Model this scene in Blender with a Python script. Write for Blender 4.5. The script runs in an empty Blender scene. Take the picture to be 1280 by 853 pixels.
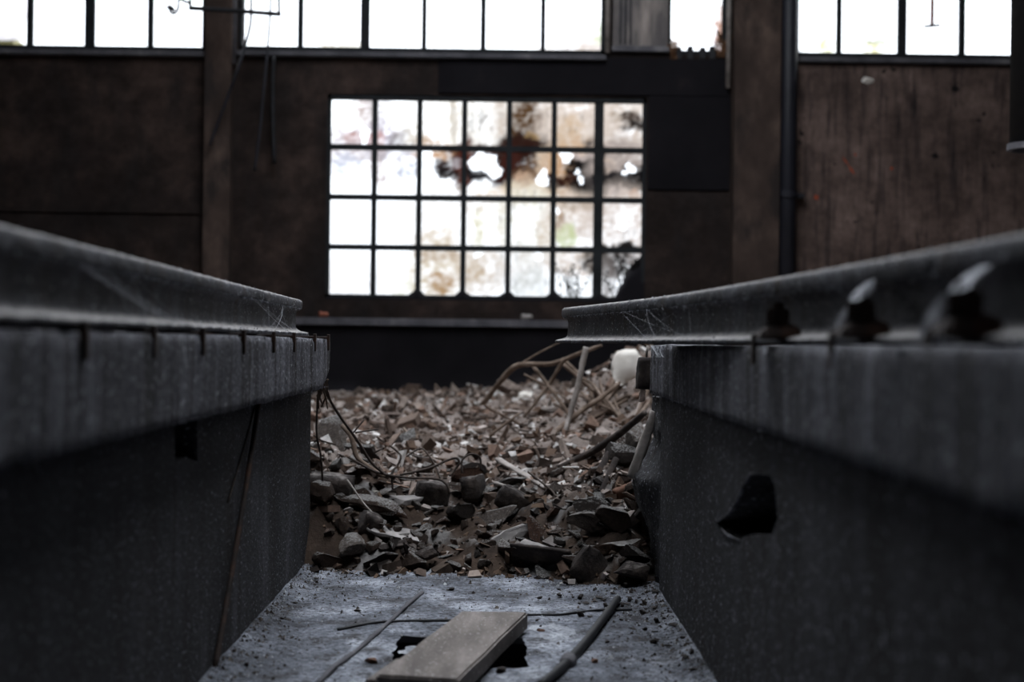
import bpy, bmesh, math, random
from mathutils import Vector, Matrix, noise
from mathutils.geometry import tessellate_polygon

random.seed(11)
C = bpy.context.scene.collection
SC = bpy.context.scene
R = math.radians

# ------------------------------------------------------------------ camera
FPX = 1778.0
EYE = Vector((0.0, 0.0, 0.97))
VPX, HZY = 630.0, 430.0
ROT = (Matrix.Rotation(-math.atan((640 - VPX) / FPX), 3, 'Z')
       @ Matrix.Rotation(R(90) + math.atan((HZY - 426.5) / FPX), 3, 'X')
       @ Matrix.Rotation(R(0.7), 3, 'Z'))


def ray(px, py):
    return ROT @ Vector(((px - 640) / FPX, -(py - 426.5) / FPX, -1.0))


def P(px, py, Y):                       # point at depth Y
    d = ray(px, py)
    return EYE + d * (Y / d.y)


def F(px, py, z=0.0):                   # point on a level plane
    d = ray(px, py)
    return EYE + d * ((z - EYE.z) / d.z)


def WX(px, py, X):                      # point on a plane parallel to the pit walls
    d = ray(px, py)
    return EYE + d * (X / d.x)


cam = bpy.data.cameras.new('camera')
cam.sensor_width = 36.0
cam.lens = FPX * 36.0 / 1280.0
cam.clip_start = 0.05
cam.clip_end = 300
cam.dof.use_dof = True
cam.dof.focus_distance = 5.7
cam.dof.aperture_fstop = 1.75
cam.dof.aperture_blades = 0
camo = bpy.data.objects.new('camera', cam)
C.objects.link(camo)
camo.matrix_world = Matrix.Translation(EYE) @ ROT.to_4x4()
SC.camera = camo


# ------------------------------------------------------------------ helpers
def lin(r, g, b):
    def f(c):
        c /= 255.0
        return c / 12.92 if c <= 0.04045 else ((c + 0.055) / 1.055) ** 2.4
    return (f(r), f(g), f(b))


def sm(a, b, x):
    t = max(0.0, min(1.0, (x - a) / (b - a)))
    return t * t * (3 - 2 * t)


def fbm(x, y, z=0.0, o=4):
    return noise.fractal(Vector((x, y, z)), 1.0, 2.0, o)


def n1(x, y=0.0, z=0.0):
    return noise.noise(Vector((x, y, z)))


def mesh_obj(name, verts, faces, material, parent=None, smooth=False):
    me = bpy.data.meshes.new(name)
    me.from_pydata([tuple(v) for v in verts], [], faces)
    me.validate()
    me.update()
    return link_mesh(name, me, material, parent, smooth)


def link_mesh(name, me, material, parent=None, smooth=False):
    if material:
        me.materials.append(material)
    if smooth:
        for p in me.polygons:
            p.use_smooth = True
    o = bpy.data.objects.new(name, me)
    C.objects.link(o)
    if parent:
        o.parent = parent
    return o


def bm_obj(name, bm, material, parent=None, smooth=False):
    bmesh.ops.recalc_face_normals(bm, faces=bm.faces)
    me = bpy.data.meshes.new(name)
    bm.to_mesh(me)
    bm.free()
    return link_mesh(name, me, material, parent, smooth)


def tag(o, label=None, cat=None, group=None, kind=None):
    if label:
        o['label'] = label
    if cat:
        o['category'] = cat
    if group:
        o['group'] = group
    if kind:
        o['kind'] = kind
    return o


def empty(name, loc, label, cat, group=None, kind=None):
    o = bpy.data.objects.new(name, None)
    o.empty_display_size = 0.05
    C.objects.link(o)
    o.location = loc
    return tag(o, label, cat, group, kind)


def relocate(o, loc):                   # put the origin of a world-space mesh at loc
    loc = Vector(loc)
    o.data.transform(Matrix.Translation(-loc))
    o.location = loc
    return o


class MB:
    def __init__(self):
        self.v, self.f = [], []

    def add(self, vs, fs):
        b = len(self.v)
        self.v += [Vector(v) for v in vs]
        self.f += [tuple(i + b for i in f) for f in fs]

    def box(self, x0, x1, y0, y1, z0, z1, M=None):
        vs = [Vector((x, y, z)) for x in (x0, x1) for y in (y0, y1) for z in (z0, z1)]
        if M:
            vs = [M @ v for v in vs]
        self.add(vs, [(0, 1, 3, 2), (4, 6, 7, 5), (0, 4, 5, 1), (2, 3, 7, 6), (0, 2, 6, 4), (1, 5, 7, 3)])

    def tube(self, pts, r, n=8, smooth=True, jitter=0.0):
        pts = [Vector(p) for p in pts]
        rr = r if isinstance(r, (list, tuple)) else [r] * len(pts)
        if smooth and len(pts) > 2:
            pts, rr = spline(pts, list(rr), 5)
        m = len(pts)
        base = len(self.v)
        up = Vector((0.3, 0.2, 1.0))
        t0 = (pts[1] - pts[0]).normalized()
        a = t0.cross(up)
        if a.length < 1e-3:
            a = t0.cross(Vector((1, 0, 0)))
        a.normalize()
        for i, p in enumerate(pts):
            t = (pts[min(i + 1, m - 1)] - pts[max(i - 1, 0)])
            if t.length < 1e-9:
                t = t0
            t.normalize()
            a = (a - t * a.dot(t))
            a.normalize()
            b = t.cross(a)
            for k in range(n):
                ang = 2 * math.pi * k / n
                q = rr[i] * (1 + (jitter * n1(i * 0.9, k * 1.7, p.x * 9) if jitter else 0))
                self.v.append(p + a * (math.cos(ang) * q) + b * (math.sin(ang) * q))
        for i in range(m - 1):
            for k in range(n):
                k2 = (k + 1) % n
                self.f.append((base + i * n + k, base + i * n + k2, base + (i + 1) * n + k2, base + (i + 1) * n + k))
        self.f.append(tuple(base + k for k in reversed(range(n))))
        self.f.append(tuple(base + (m - 1) * n + k for k in range(n)))

    def obj(self, name, material, parent=None, smooth=False):
        o = mesh_obj(name, self.v, self.f, material, parent, smooth)
        return o


def spline(pts, rr, sub):
    out, orr = [], []
    for i in range(len(pts) - 1):
        p0, p1, p2, p3 = pts[max(i - 1, 0)], pts[i], pts[i + 1], pts[min(i + 2, len(pts) - 1)]
        for k in range(sub):
            t = k / sub
            out.append(0.5 * ((2 * p1) + (p2 - p0) * t + (2 * p0 - 5 * p1 + 4 * p2 - p3) * t * t + (3 * p1 - p0 - 3 * p2 + p3) * t ** 3))
            orr.append(rr[i] + (rr[i + 1] - rr[i]) * t)
    out.append(pts[-1])
    orr.append(rr[-1])
    return out, orr


def lerp_table(tab, y):
    if y <= tab[0][0]:
        (a, b), (c, d) = tab[0], tab[1]
        return b + (d - b) * (y - a) / (c - a)
    for (a, b), (c, d) in zip(tab, tab[1:]):
        if y <= c:
            return b + (d - b) * (y - a) / (c - a)
    (a, b), (c, d) = tab[-2], tab[-1]
    return b + (d - b) * (y - a) / (c - a)


def rough_box(x0, x1, y0, y1, z0, z1, nx, ny, nz, amp=0.004, chip=0.012, sc=6.0, post=None, seed=0.0):
    """box with gently uneven faces and chipped edges, as a bmesh"""
    bm = bmesh.new()
    def grid(fn, a, b):
        vs = [[bm.verts.new(fn(i / a, j / b)) for j in range(b + 1)] for i in range(a + 1)]
        for i in range(a):
            for j in range(b):
                bm.faces.new((vs[i][j], vs[i + 1][j], vs[i + 1][j + 1], vs[i][j + 1]))
    L = lambda a, b, t: a + (b - a) * t
    for z in (z0, z1):
        grid(lambda s, t: (L(x0, x1, s), L(y0, y1, t), z), nx, ny)
    for x in (x0, x1):
        grid(lambda s, t: (x, L(y0, y1, s), L(z0, z1, t)), ny, nz)
    for y in (y0, y1):
        grid(lambda s, t: (L(x0, x1, s), y, L(z0, z1, t)), nx, nz)
    bmesh.ops.remove_doubles(bm, verts=bm.verts, dist=1e-5)
    cx, cy, cz = (x0 + x1) / 2, (y0 + y1) / 2, (z0 + z1) / 2
    e = 1e-4
    for v in bm.verts:
        p = v.co.copy()
        ex = [abs(p.x - x0) < e or abs(p.x - x1) < e, abs(p.y - y0) < e or abs(p.y - y1) < e, abs(p.z - z0) < e or abs(p.z - z1) < e]
        q = p * sc + Vector((seed, seed * 1.7, 0))
        d = noise.noise_vector(q) * amp + noise.noise_vector(q * 4.1) * amp * 0.5
        if sum(ex) >= 2:
            c = chip * (0.35 + max(0.0, noise.noise(q * 1.3) * 1.6) + 0.5 * max(0.0, noise.noise(q * 5.0)))
            dirv = Vector(((cx - p.x) * ex[0], (cy - p.y) * ex[1], (cz - p.z) * ex[2]))
            dirv = Vector([math.copysign(1, k) if abs(k) > 1e-9 else 0 for k in dirv])
            d += dirv * c * 0.7
        v.co = p + d
        if post:
            v.co = post(v.co, p)
    return bm


# ------------------------------------------------------------------ materials
def new_mat(name):
    m = bpy.data.materials.new(name)
    m.use_nodes = True
    nt = m.node_tree
    for n in list(nt.nodes):
        nt.nodes.remove(n)
    out = nt.nodes.new('ShaderNodeOutputMaterial')
    b = nt.nodes.new('ShaderNodeBsdfPrincipled')
    nt.links.new(b.outputs[0], out.inputs[0])
    return m, nt, b, out


def ramp(nt, stops, fac):
    r = nt.nodes.new('ShaderNodeValToRGB')
    el = r.color_ramp.elements
    while len(el) < len(stops):
        el.new(0.5)
    for e, (p, c) in zip(el, stops):
        e.position = p
        e.color = (*c, 1)
    nt.links.new(fac, r.inputs[0])
    return r


def noise_node(nt, vec, scale, detail=6, rough=0.6, dist=0.0):
    n = nt.nodes.new('ShaderNodeTexNoise')
    n.inputs['Scale'].default_value = scale
    n.inputs['Detail'].default_value = detail
    n.inputs['Roughness'].default_value = rough
    n.inputs['Distortion'].default_value = dist
    nt.links.new(vec, n.inputs['Vector'])
    return n


def coords(nt, stretch=(1, 1, 1), geo=False):
    if geo:
        t = nt.nodes.new('ShaderNodeNewGeometry').outputs['Position']
    else:
        t = nt.nodes.new('ShaderNodeTexCoord').outputs['Object']
    m = nt.nodes.new('ShaderNodeMapping')
    m.inputs['Scale'].default_value = stretch
    nt.links.new(t, m.inputs['Vector'])
    return m.outputs[0]


def mixc(nt, fac, a, b, mode='MIX'):
    m = nt.nodes.new('ShaderNodeMix')
    m.data_type = 'RGBA'
    m.blend_type = mode
    for sock, val in ((m.inputs[0], fac), (m.inputs[6], a), (m.inputs[7], b)):
        if hasattr(val, 'links') or hasattr(val, 'is_linked'):
            nt.links.new(val, sock)
        elif isinstance(val, tuple):
            sock.default_value = (*val, 1)
        else:
            sock.default_value = val
    return m.outputs[2]


def surf(name, stops, scale=3.0, stretch=(1, 1, 1), rough=0.85, bump=0.3, bscale=None, specks=None, speck_scale=60, speck_lim=0.66,
         streaks=None, geo=False, metallic=0.0, obj_rand=None, spec=0.3, dist=0.01, fine=None, dust=None):
    m, nt, b, out = new_mat(name)
    v = coords(nt, stretch, geo)
    v0 = coords(nt, (1, 1, 1), geo)
    n = noise_node(nt, v, scale, 8, 0.62)
    col = ramp(nt, stops, n.outputs[0]).outputs[0]
    if streaks:                                       # (colour, stretch, scale, lo, hi)
        sv = coords(nt, streaks[1], geo)
        sn = noise_node(nt, sv, streaks[2], 5, 0.6)
        fr = ramp(nt, [(streaks[3], (0, 0, 0)), (streaks[4], (1, 1, 1))], sn.outputs[0])
        col = mixc(nt, fr.outputs[0], col, streaks[0])
    if fine:
        fn = noise_node(nt, v0, fine[0], 4, 0.7)
        fr = ramp(nt, [(0.3, (fine[1],) * 3), (0.7, (fine[2],) * 3)], fn.outputs[0])
        col = mixc(nt, 1.0, col, fr.outputs[0], 'MULTIPLY')
    if specks:
        sn = noise_node(nt, v0, speck_scale, 3, 0.6)
        fr = ramp(nt, [(speck_lim, (0, 0, 0)), (speck_lim + 0.04, (1, 1, 1))], sn.outputs[0])
        col = mixc(nt, fr.outputs[0], col, specks)
    if obj_rand:
        oi = nt.nodes.new('ShaderNodeObjectInfo')
        rr = ramp(nt, obj_rand, oi.outputs['Random'])
        rr.color_ramp.interpolation = 'CONSTANT'
        col = mixc(nt, 1.0, col, rr.outputs[0], 'MULTIPLY')
    if dust:                                          # dust lying on what faces up
        ge = nt.nodes.new('ShaderNodeNewGeometry')
        sx = nt.nodes.new('ShaderNodeSeparateXYZ')
        nt.links.new(ge.outputs['Normal'], sx.inputs[0])
        dn = noise_node(nt, v0, dust[1], 5, 0.65)
        mm = nt.nodes.new('ShaderNodeMath'); mm.operation = 'MULTIPLY'
        nt.links.new(sx.outputs[2], mm.inputs[0]); nt.links.new(dn.outputs[0], mm.inputs[1])
        fr = ramp(nt, [(dust[2], (0, 0, 0)), (dust[3], (1, 1, 1))], mm.outputs[0])
        col = mixc(nt, fr.outputs[0], col, dust[0])
    nt.links.new(col, b.inputs['Base Color'])
    b.inputs['Roughness'].default_value = rough
    b.inputs['Metallic'].default_value = metallic
    b.inputs['Specular IOR Level'].default_value = spec
    if bump:
        bn = noise_node(nt, v0, bscale or scale * 8, 6, 0.7)
        bp = nt.nodes.new('ShaderNodeBump')
        bp.inputs['Strength'].default_value = bump
        bp.inputs['Distance'].default_value = dist
        nt.links.new(bn.outputs[0], bp.inputs['Height'])
        nt.links.new(bp.outputs[0], b.inputs['Normal'])
    return m


M = {}
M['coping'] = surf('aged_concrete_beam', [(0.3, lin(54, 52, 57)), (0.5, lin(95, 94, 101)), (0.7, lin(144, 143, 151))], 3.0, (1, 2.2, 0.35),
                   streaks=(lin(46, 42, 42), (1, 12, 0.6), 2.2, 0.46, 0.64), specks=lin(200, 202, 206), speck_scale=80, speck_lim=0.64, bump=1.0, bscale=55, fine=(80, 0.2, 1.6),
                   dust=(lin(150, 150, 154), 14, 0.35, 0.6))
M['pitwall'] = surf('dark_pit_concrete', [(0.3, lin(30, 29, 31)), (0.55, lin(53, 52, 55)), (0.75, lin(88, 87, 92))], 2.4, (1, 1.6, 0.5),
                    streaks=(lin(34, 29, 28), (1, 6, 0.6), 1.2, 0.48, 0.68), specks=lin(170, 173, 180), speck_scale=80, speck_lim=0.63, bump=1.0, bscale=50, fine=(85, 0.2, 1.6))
M['floor'] = surf('dusty_pit_floor', [(0.32, lin(70, 72, 79)), (0.5, lin(124, 128, 138)), (0.68, lin(192, 196, 206))], 3.0, (1.2, 1, 1), rough=0.8,
                  streaks=(lin(70, 69, 72), (1, 1, 1), 7.0, 0.5, 0.66), specks=lin(40, 37, 36), speck_scale=55, speck_lim=0.585, bump=1.0, bscale=36, fine=(48, 0.25, 1.5), dist=0.022)
M['rail'] = surf('rusty_dusty_rail', [(0.3, lin(38, 38, 42)), (0.5, lin(62, 62, 68)), (0.72, lin(96, 96, 104))], 5, (1, 1.2, 0.8), rough=0.7, metallic=0.0, spec=0.35,
                 streaks=(lin(50, 40, 35), (1, 5, 1), 1.6, 0.5, 0.7), specks=lin(185, 187, 192), speck_scale=85, speck_lim=0.64, bump=0.8, bscale=90, fine=(90, 0.25, 1.5), dist=0.004,
                 dust=(lin(168, 163, 160), 34, 0.2, 0.52))
M['rust'] = surf('dark_rusty_steel', [(0.3, lin(34, 27, 25)), (0.5, lin(52, 40, 35)), (0.7, lin(82, 54, 40))], 14, bump=0.5, bscale=90, dist=0.004, rough=0.75)
M['iron'] = surf('blackened_iron', [(0.3, lin(18, 18, 20)), (0.6, lin(30, 30, 33)), (0.75, lin(46, 44, 46))], 9, bump=0.3, rough=0.6, dist=0.004)
M['wallback'] = surf('sooty_brown_plaster', [(0.28, lin(28, 24, 23)), (0.5, lin(46, 38, 35)), (0.72, lin(76, 62, 56))], 1.1, (1, 1, 1.5), rough=0.95, spec=0.1,
                     streaks=(lin(38, 34, 33), (2.6, 1, 0.8), 1.3, 0.46, 0.7), bump=0.25, bscale=12, fine=(7, 0.6, 1.25))
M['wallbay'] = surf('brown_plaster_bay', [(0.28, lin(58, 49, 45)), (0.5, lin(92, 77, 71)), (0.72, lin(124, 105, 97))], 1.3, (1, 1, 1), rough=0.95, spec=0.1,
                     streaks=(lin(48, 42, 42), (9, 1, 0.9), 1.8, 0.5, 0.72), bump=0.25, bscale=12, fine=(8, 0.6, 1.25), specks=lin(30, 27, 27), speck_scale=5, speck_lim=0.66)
M['wallsoot'] = surf('sooty_blackened_plaster', [(0.3, lin(18, 17, 20)), (0.6, lin(28, 26, 29)), (0.75, lin(48, 42, 42))], 1.6, rough=0.95, spec=0.1, bump=0.25, bscale=12)
M['basecourse'] = surf('near_black_base_course', [(0.3, lin(16, 15, 17)), (0.7, lin(28, 26, 29))], 2, rough=0.95, spec=0.1, bump=0.2)
M['pilaster'] = surf('brown_pilaster_render', [(0.3, lin(44, 37, 34)), (0.5, lin(66, 55, 50)), (0.7, lin(94, 79, 71))], 2.4, (1, 1, 0.6), rough=0.95, spec=0.1, bump=0.25,
                     streaks=(lin(48, 42, 40), (2, 2, 1), 2.0, 0.5, 0.66))
M['ledge'] = surf('dusty_ledge', [(0.3, lin(58, 57, 62)), (0.55, lin(92, 90, 94)), (0.75, lin(140, 136, 136))], 3.5, rough=0.9, bump=0.3)
M['frame'] = surf('dark_window_steel', [(0.3, lin(26, 28, 30)), (0.6, lin(40, 42, 44))], 6, rough=0.8, bump=0.2, spec=0.15)
M['pipe'] = surf('dark_iron_pipe', [(0.3, lin(20, 20, 25)), (0.6, lin(32, 32, 39)), (0.8, lin(54, 53, 60))], 4, (1, 1, 0.5), rough=0.5, bump=0.2)
M['panel'] = surf('grey_sheet_panel', [(0.3, lin(60, 58, 62)), (0.5, lin(104, 98, 96)), (0.75, lin(170, 158, 150))], 2.2, (2.5, 1, 0.5), rough=0.8, bump=0.2)
M['plank'] = surf('weathered_board', [(0.3, lin(84, 77, 73)), (0.5, lin(108, 100, 95)), (0.7, lin(138, 129, 124))], 4, (3, 0.6, 1), rough=0.8,
                  specks=lin(196, 194, 192), speck_scale=90, speck_lim=0.64, bump=0.4, bscale=60, fine=(80, 0.8, 1.12), dist=0.004)
M['wood'] = surf('old_stick_wood', [(0.3, lin(70, 56, 47)), (0.5, lin(104, 88, 76)), (0.7, lin(138, 122, 110))], 12, (1, 1, 1), rough=0.9, bump=0.5, dist=0.004)
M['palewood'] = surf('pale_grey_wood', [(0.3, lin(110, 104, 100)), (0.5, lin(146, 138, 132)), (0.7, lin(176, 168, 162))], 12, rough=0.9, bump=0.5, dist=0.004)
M['darkwood'] = surf('charred_wood', [(0.3, lin(34, 29, 28)), (0.5, lin(50, 43, 40)), (0.7, lin(84, 74, 68))], 12, rough=0.9, bump=0.5, dist=0.004)
M['wire'] = surf('rusty_wire', [(0.3, lin(46, 39, 36)), (0.6, lin(76, 65, 58))], 30, rough=0.8, bump=0.2, dist=0.002)
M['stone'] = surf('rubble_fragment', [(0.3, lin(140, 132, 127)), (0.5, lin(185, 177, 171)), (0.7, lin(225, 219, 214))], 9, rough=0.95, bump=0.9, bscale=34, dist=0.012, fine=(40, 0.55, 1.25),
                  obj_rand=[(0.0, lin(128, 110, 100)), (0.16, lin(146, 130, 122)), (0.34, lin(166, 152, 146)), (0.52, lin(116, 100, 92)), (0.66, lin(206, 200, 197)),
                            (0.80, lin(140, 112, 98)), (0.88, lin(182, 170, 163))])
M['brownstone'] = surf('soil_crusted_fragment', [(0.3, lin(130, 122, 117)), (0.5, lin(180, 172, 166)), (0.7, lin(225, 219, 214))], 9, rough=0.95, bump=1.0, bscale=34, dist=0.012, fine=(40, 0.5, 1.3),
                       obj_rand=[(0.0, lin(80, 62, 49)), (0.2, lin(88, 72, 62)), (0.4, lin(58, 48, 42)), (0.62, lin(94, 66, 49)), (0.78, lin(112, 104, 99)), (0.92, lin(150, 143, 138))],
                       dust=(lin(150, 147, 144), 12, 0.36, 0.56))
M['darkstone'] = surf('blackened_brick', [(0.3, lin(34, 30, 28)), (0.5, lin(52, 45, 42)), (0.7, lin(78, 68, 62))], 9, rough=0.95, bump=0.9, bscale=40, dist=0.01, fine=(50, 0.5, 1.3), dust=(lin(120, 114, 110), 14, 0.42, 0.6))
M['greystone'] = surf('grey_slate', [(0.3, lin(104, 100, 99)), (0.5, lin(136, 131, 128)), (0.7, lin(166, 160, 156))], 9, rough=0.9, bump=0.5, bscale=40, dist=0.006)
M['whitestone'] = surf('white_plaster_stone', [(0.3, lin(206, 198, 188)), (0.6, lin(232, 226, 218))], 6, rough=0.9, bump=0.3, dist=0.006)
M['redbrick'] = surf('red_brick', [(0.3, lin(120, 72, 58)), (0.6, lin(150, 92, 74))], 9, rough=0.95, bump=0.5)
M['rustbrick'] = surf('rust_brown_brick', [(0.3, lin(82, 60, 50)), (0.6, lin(116, 84, 68))], 9, rough=0.95, bump=0.5, dist=0.006)
M['dust'] = surf('pale_dust', [(0.35, lin(120, 123, 130)), (0.55, lin(168, 171, 178)), (0.7, lin(200, 203, 208))], 12, rough=0.95, bump=0.8, bscale=60, dist=0.01, fine=(60, 0.4, 1.3))
M['orange'] = surf('faded_orange_paint', [(0.3, lin(120, 58, 40)), (0.6, lin(150, 70, 46))], 9, rough=0.9, bump=0)
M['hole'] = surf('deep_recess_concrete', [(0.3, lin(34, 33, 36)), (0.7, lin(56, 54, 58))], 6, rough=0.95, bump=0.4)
M['ceiling'] = surf('roof_boards', [(0.3, lin(56, 50, 46)), (0.7, lin(84, 76, 70))], 2, (6, 1, 1), rough=0.9, bump=0.2)
M['leaf'] = surf('dark_leaf', [(0.3, lin(40, 46, 34)), (0.7, lin(70, 74, 54))], 9, rough=0.8, bump=0)
M['drybrush'] = surf('dry_brown_leaf', [(0.3, lin(70, 48, 32)), (0.7, lin(124, 88, 60))], 9, rough=0.8, bump=0)
M['tile'] = surf('pale_roof_tiles', [(0.35, lin(140, 134, 136)), (0.5, lin(176, 172, 174)), (0.6, lin(190, 186, 190))], 6, (1, 1, 3), rough=0.9, bump=0.3)
M['yellowwall'] = surf('pale_yellow_render', [(0.3, lin(118, 112, 84)), (0.7, lin(134, 128, 98))], 3, rough=0.95, bump=0.1)
M['lawn'] = surf('outside_ground', [(0.3, lin(100, 104, 84)), (0.7, lin(140, 138, 118))], 1, rough=0.95, bump=0.2)


def attr_mat(name, attr, kind='diffuse', rough=0.95, bump=0.0):
    m, nt, b, out = new_mat(name)
    a = nt.nodes.new('ShaderNodeAttribute')
    a.attribute_name = attr
    if kind == 'diffuse':
        v = coords(nt)
        fn = noise_node(nt, v, 26, 5, 0.7)
        fr = ramp(nt, [(0.3, (0.6,) * 3), (0.7, (1.2,) * 3)], fn.outputs[0])
        col = mixc(nt, 1.0, a.outputs[0], fr.outputs[0], 'MULTIPLY')
        nt.links.new(col, b.inputs['Base Color'])
        b.inputs['Roughness'].default_value = rough
        b.inputs['Specular IOR Level'].default_value = 0.15
        if bump:
            bp = nt.nodes.new('ShaderNodeBump')
            bp.inputs['Strength'].default_value = bump
            bp.inputs['Distance'].default_value = 0.01
            bn = noise_node(nt, v, 40, 6, 0.7)
            nt.links.new(bn.outputs[0], bp.inputs['Height'])
            nt.links.new(bp.outputs[0], b.inputs['Normal'])
    else:                                             # stained glass pane: the stain tints what passes through
        t = nt.nodes.new('ShaderNodeBsdfTransparent')
        nt.links.new(a.outputs[0], t.inputs[0])
        d = nt.nodes.new('ShaderNodeBsdfGlossy')
        d.inputs['Roughness'].default_value = 0.3
        d.inputs['Color'].default_value = (0.5, 0.5, 0.5, 1)
        mx = nt.nodes.new('ShaderNodeMixShader')
        mx.inputs[0].default_value = 0.03
        nt.links.new(t.outputs[0], mx.inputs[1])
        nt.links.new(d.outputs[0], mx.inputs[2])
        nt.links.new(mx.outputs[0], out.inputs[0])
        nt.nodes.remove(b)
    return m


M['glass'] = attr_mat('stained_window_glass', 'stain', 'glass')
M['heap'] = attr_mat('heap_soil', 'tone', 'diffuse', bump=0.8)
M['chips'] = attr_mat('debris_chips', 'tone', 'diffuse', bump=0.3)


def web_mat():
    m, nt, b, out = new_mat('cobweb_silk')
    b.inputs['Base Color'].default_value = (*lin(214, 216, 222), 1)
    b.inputs['Roughness'].default_value = 0.9
    t = nt.nodes.new('ShaderNodeBsdfTransparent')
    mx = nt.nodes.new('ShaderNodeMixShader')
    n = noise_node(nt, coords(nt), 60, 4, 0.7)
    fr = ramp(nt, [(0.3, (0.25,) * 3), (0.65, (0.9,) * 3)], n.outputs[0])
    nt.links.new(fr.outputs[0], mx.inputs[0])
    nt.links.new(t.outputs[0], mx.inputs[1])
    nt.links.new(b.outputs[0], mx.inputs[2])
    nt.links.new(mx.outputs[0], out.inputs[0])
    return m


M['web'] = web_mat()
M['silk'] = surf('dusty_silk', [(0.3, lin(170, 172, 178)), (0.7, lin(205, 207, 212))], 20, bump=0)


def set_attr(o, name, cols):
    a = o.data.attributes.new(name, 'FLOAT_COLOR', 'POINT')
    flat = []
    for c in cols:
        flat += [c[0], c[1], c[2], 1.0]
    a.data.foreach_set('color', flat)


# ================================================================== THE PIT
YL, YR = 6.2, 5.7                        # where the two pit walls break off
XL_BEAM, XL_WALL = -0.757, -0.837
XR_BEAM, XR_WALL = 0.585, 0.618
ZL0, ZL1 = 0.770, 0.984
ZR0, ZR1 = 0.776, 0.973

# ---- pit floor with a covered slot
HX0, HX1, HY0, HY1 = -0.335, 0.08, 4.25, 4.70


def fl(a, b, step):
    n = max(1, round((b - a) / step))
    return [a + (b - a) * i / n for i in range(n)]


xs = fl(-0.95, HX0, 0.03) + fl(HX0, HX1, 0.035) + fl(HX1, 0.75, 0.03) + [0.75]
ys = fl(-4, 3.2, 0.3) + fl(3.2, HY0, 0.04) + fl(HY0, HY1, 0.04) + fl(HY1, 7.2, 0.03) + [7.2]


def floor_z(x, y):
    e = min(abs(x - XL_WALL), abs(x - XR_WALL))
    return 0.007 * n1(x * 3, y * 3) + 0.005 * n1(x * 11, y * 11, 4) + 0.003 * n1(x * 30, y * 30, 4) + 0.02 * sm(0.1, 0.0, e)


V, Fc = [], []
for y in ys:
    for x in xs:
        dx = dy = 0
        if HX0 - 1e-6 <= x <= HX1 + 1e-6 and HY0 - 1e-6 <= y <= HY1 + 1e-6:
            dx, dy = 0.022 * n1(x * 14, y * 14, 2), 0.030 * n1(x * 14, y * 14, 6)
        V.append((x + dx, y + dy, floor_z(x, y)))
nx = len(xs)
inh = lambda x, y: HX0 - 1e-6 <= x < HX1 - 1e-6 and HY0 - 1e-6 <= y < HY1 - 1e-6
for j in range(len(ys) - 1):
    for i in range(nx - 1):
        if not inh(xs[i], ys[j]):
            Fc.append((j * nx + i, j * nx + i + 1, (j + 1) * nx + i + 1, (j + 1) * nx + i))
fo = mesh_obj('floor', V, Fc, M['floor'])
tag(fo, kind='structure')
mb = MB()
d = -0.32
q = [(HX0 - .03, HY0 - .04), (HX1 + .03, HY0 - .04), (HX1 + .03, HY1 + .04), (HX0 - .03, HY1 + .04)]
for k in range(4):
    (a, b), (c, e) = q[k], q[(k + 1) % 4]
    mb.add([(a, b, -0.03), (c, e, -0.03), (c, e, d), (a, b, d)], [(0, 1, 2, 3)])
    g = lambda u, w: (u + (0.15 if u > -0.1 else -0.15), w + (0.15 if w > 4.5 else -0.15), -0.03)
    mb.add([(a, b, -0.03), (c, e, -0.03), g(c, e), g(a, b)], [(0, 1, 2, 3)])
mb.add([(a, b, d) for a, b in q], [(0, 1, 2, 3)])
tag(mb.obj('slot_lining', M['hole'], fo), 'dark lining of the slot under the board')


# ---- the two pit walls, each with an opening
def wall_with_hole(name, X, side, y0, y1, z0, z1, poly, depth, mat, thick):
    """pit face at X, body behind it, opening poly [(y, z)] sunk depth into it"""
    outer = [(y0, z0), (y1, z0), (y1, z1), (y0, z1)]
    pts = outer + poly
    tris = tessellate_polygon([[Vector((a, b, 0)) for a, b in outer], [Vector((a, b, 0)) for a, b in poly]])
    vs = [(X, a, b) for a, b in pts]
    fs = [tuple(t) for t in tris]
    n = len(pts)
    m = len(poly)
    vs += [(X + side * depth, a, b) for a, b in poly]
    for k in range(m):
        k2 = (k + 1) % m
        fs.append((4 + k, 4 + k2, n + k2, n + k))
    fs.append(tuple(n + k for k in range(m)))
    b = len(vs)
    Xb = X + side * thick
    vs += [(Xb, a, c) for a, c in outer]
    for k in range(4):
        k2 = (k + 1) % 4
        fs.append((k, k2, b + k2, b + k))
    fs.append((b, b + 1, b + 2, b + 3))
    o = mesh_obj(name, vs, fs, mat)
    bm = bmesh.new()
    bm.from_mesh(o.data)
    bmesh.ops.recalc_face_normals(bm, faces=bm.faces)
    bm.to_mesh(o.data)
    bm.free()
    return tag(o, kind='structure')


def wpoly(pxs, X):
    return [((w := WX(a, b, X)).y, w.z) for a, b in pxs]


lp = wpoly([(218, 531), (246, 524), (247, 577), (232, 572), (219, 578)], XL_WALL)
lp = [(a, min(b, ZL0 - 0.004)) for a, b in lp]
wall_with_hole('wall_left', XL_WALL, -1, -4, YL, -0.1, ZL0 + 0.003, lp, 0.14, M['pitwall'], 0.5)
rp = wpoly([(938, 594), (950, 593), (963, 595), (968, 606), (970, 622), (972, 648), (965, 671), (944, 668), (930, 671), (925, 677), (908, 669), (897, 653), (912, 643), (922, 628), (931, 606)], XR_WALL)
wall_with_hole('wall_right', XR_WALL, 1, -4, 5.55, -0.1, ZR0 + 0.003, rp, 0.16, M['pitwall'], 0.5)
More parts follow.
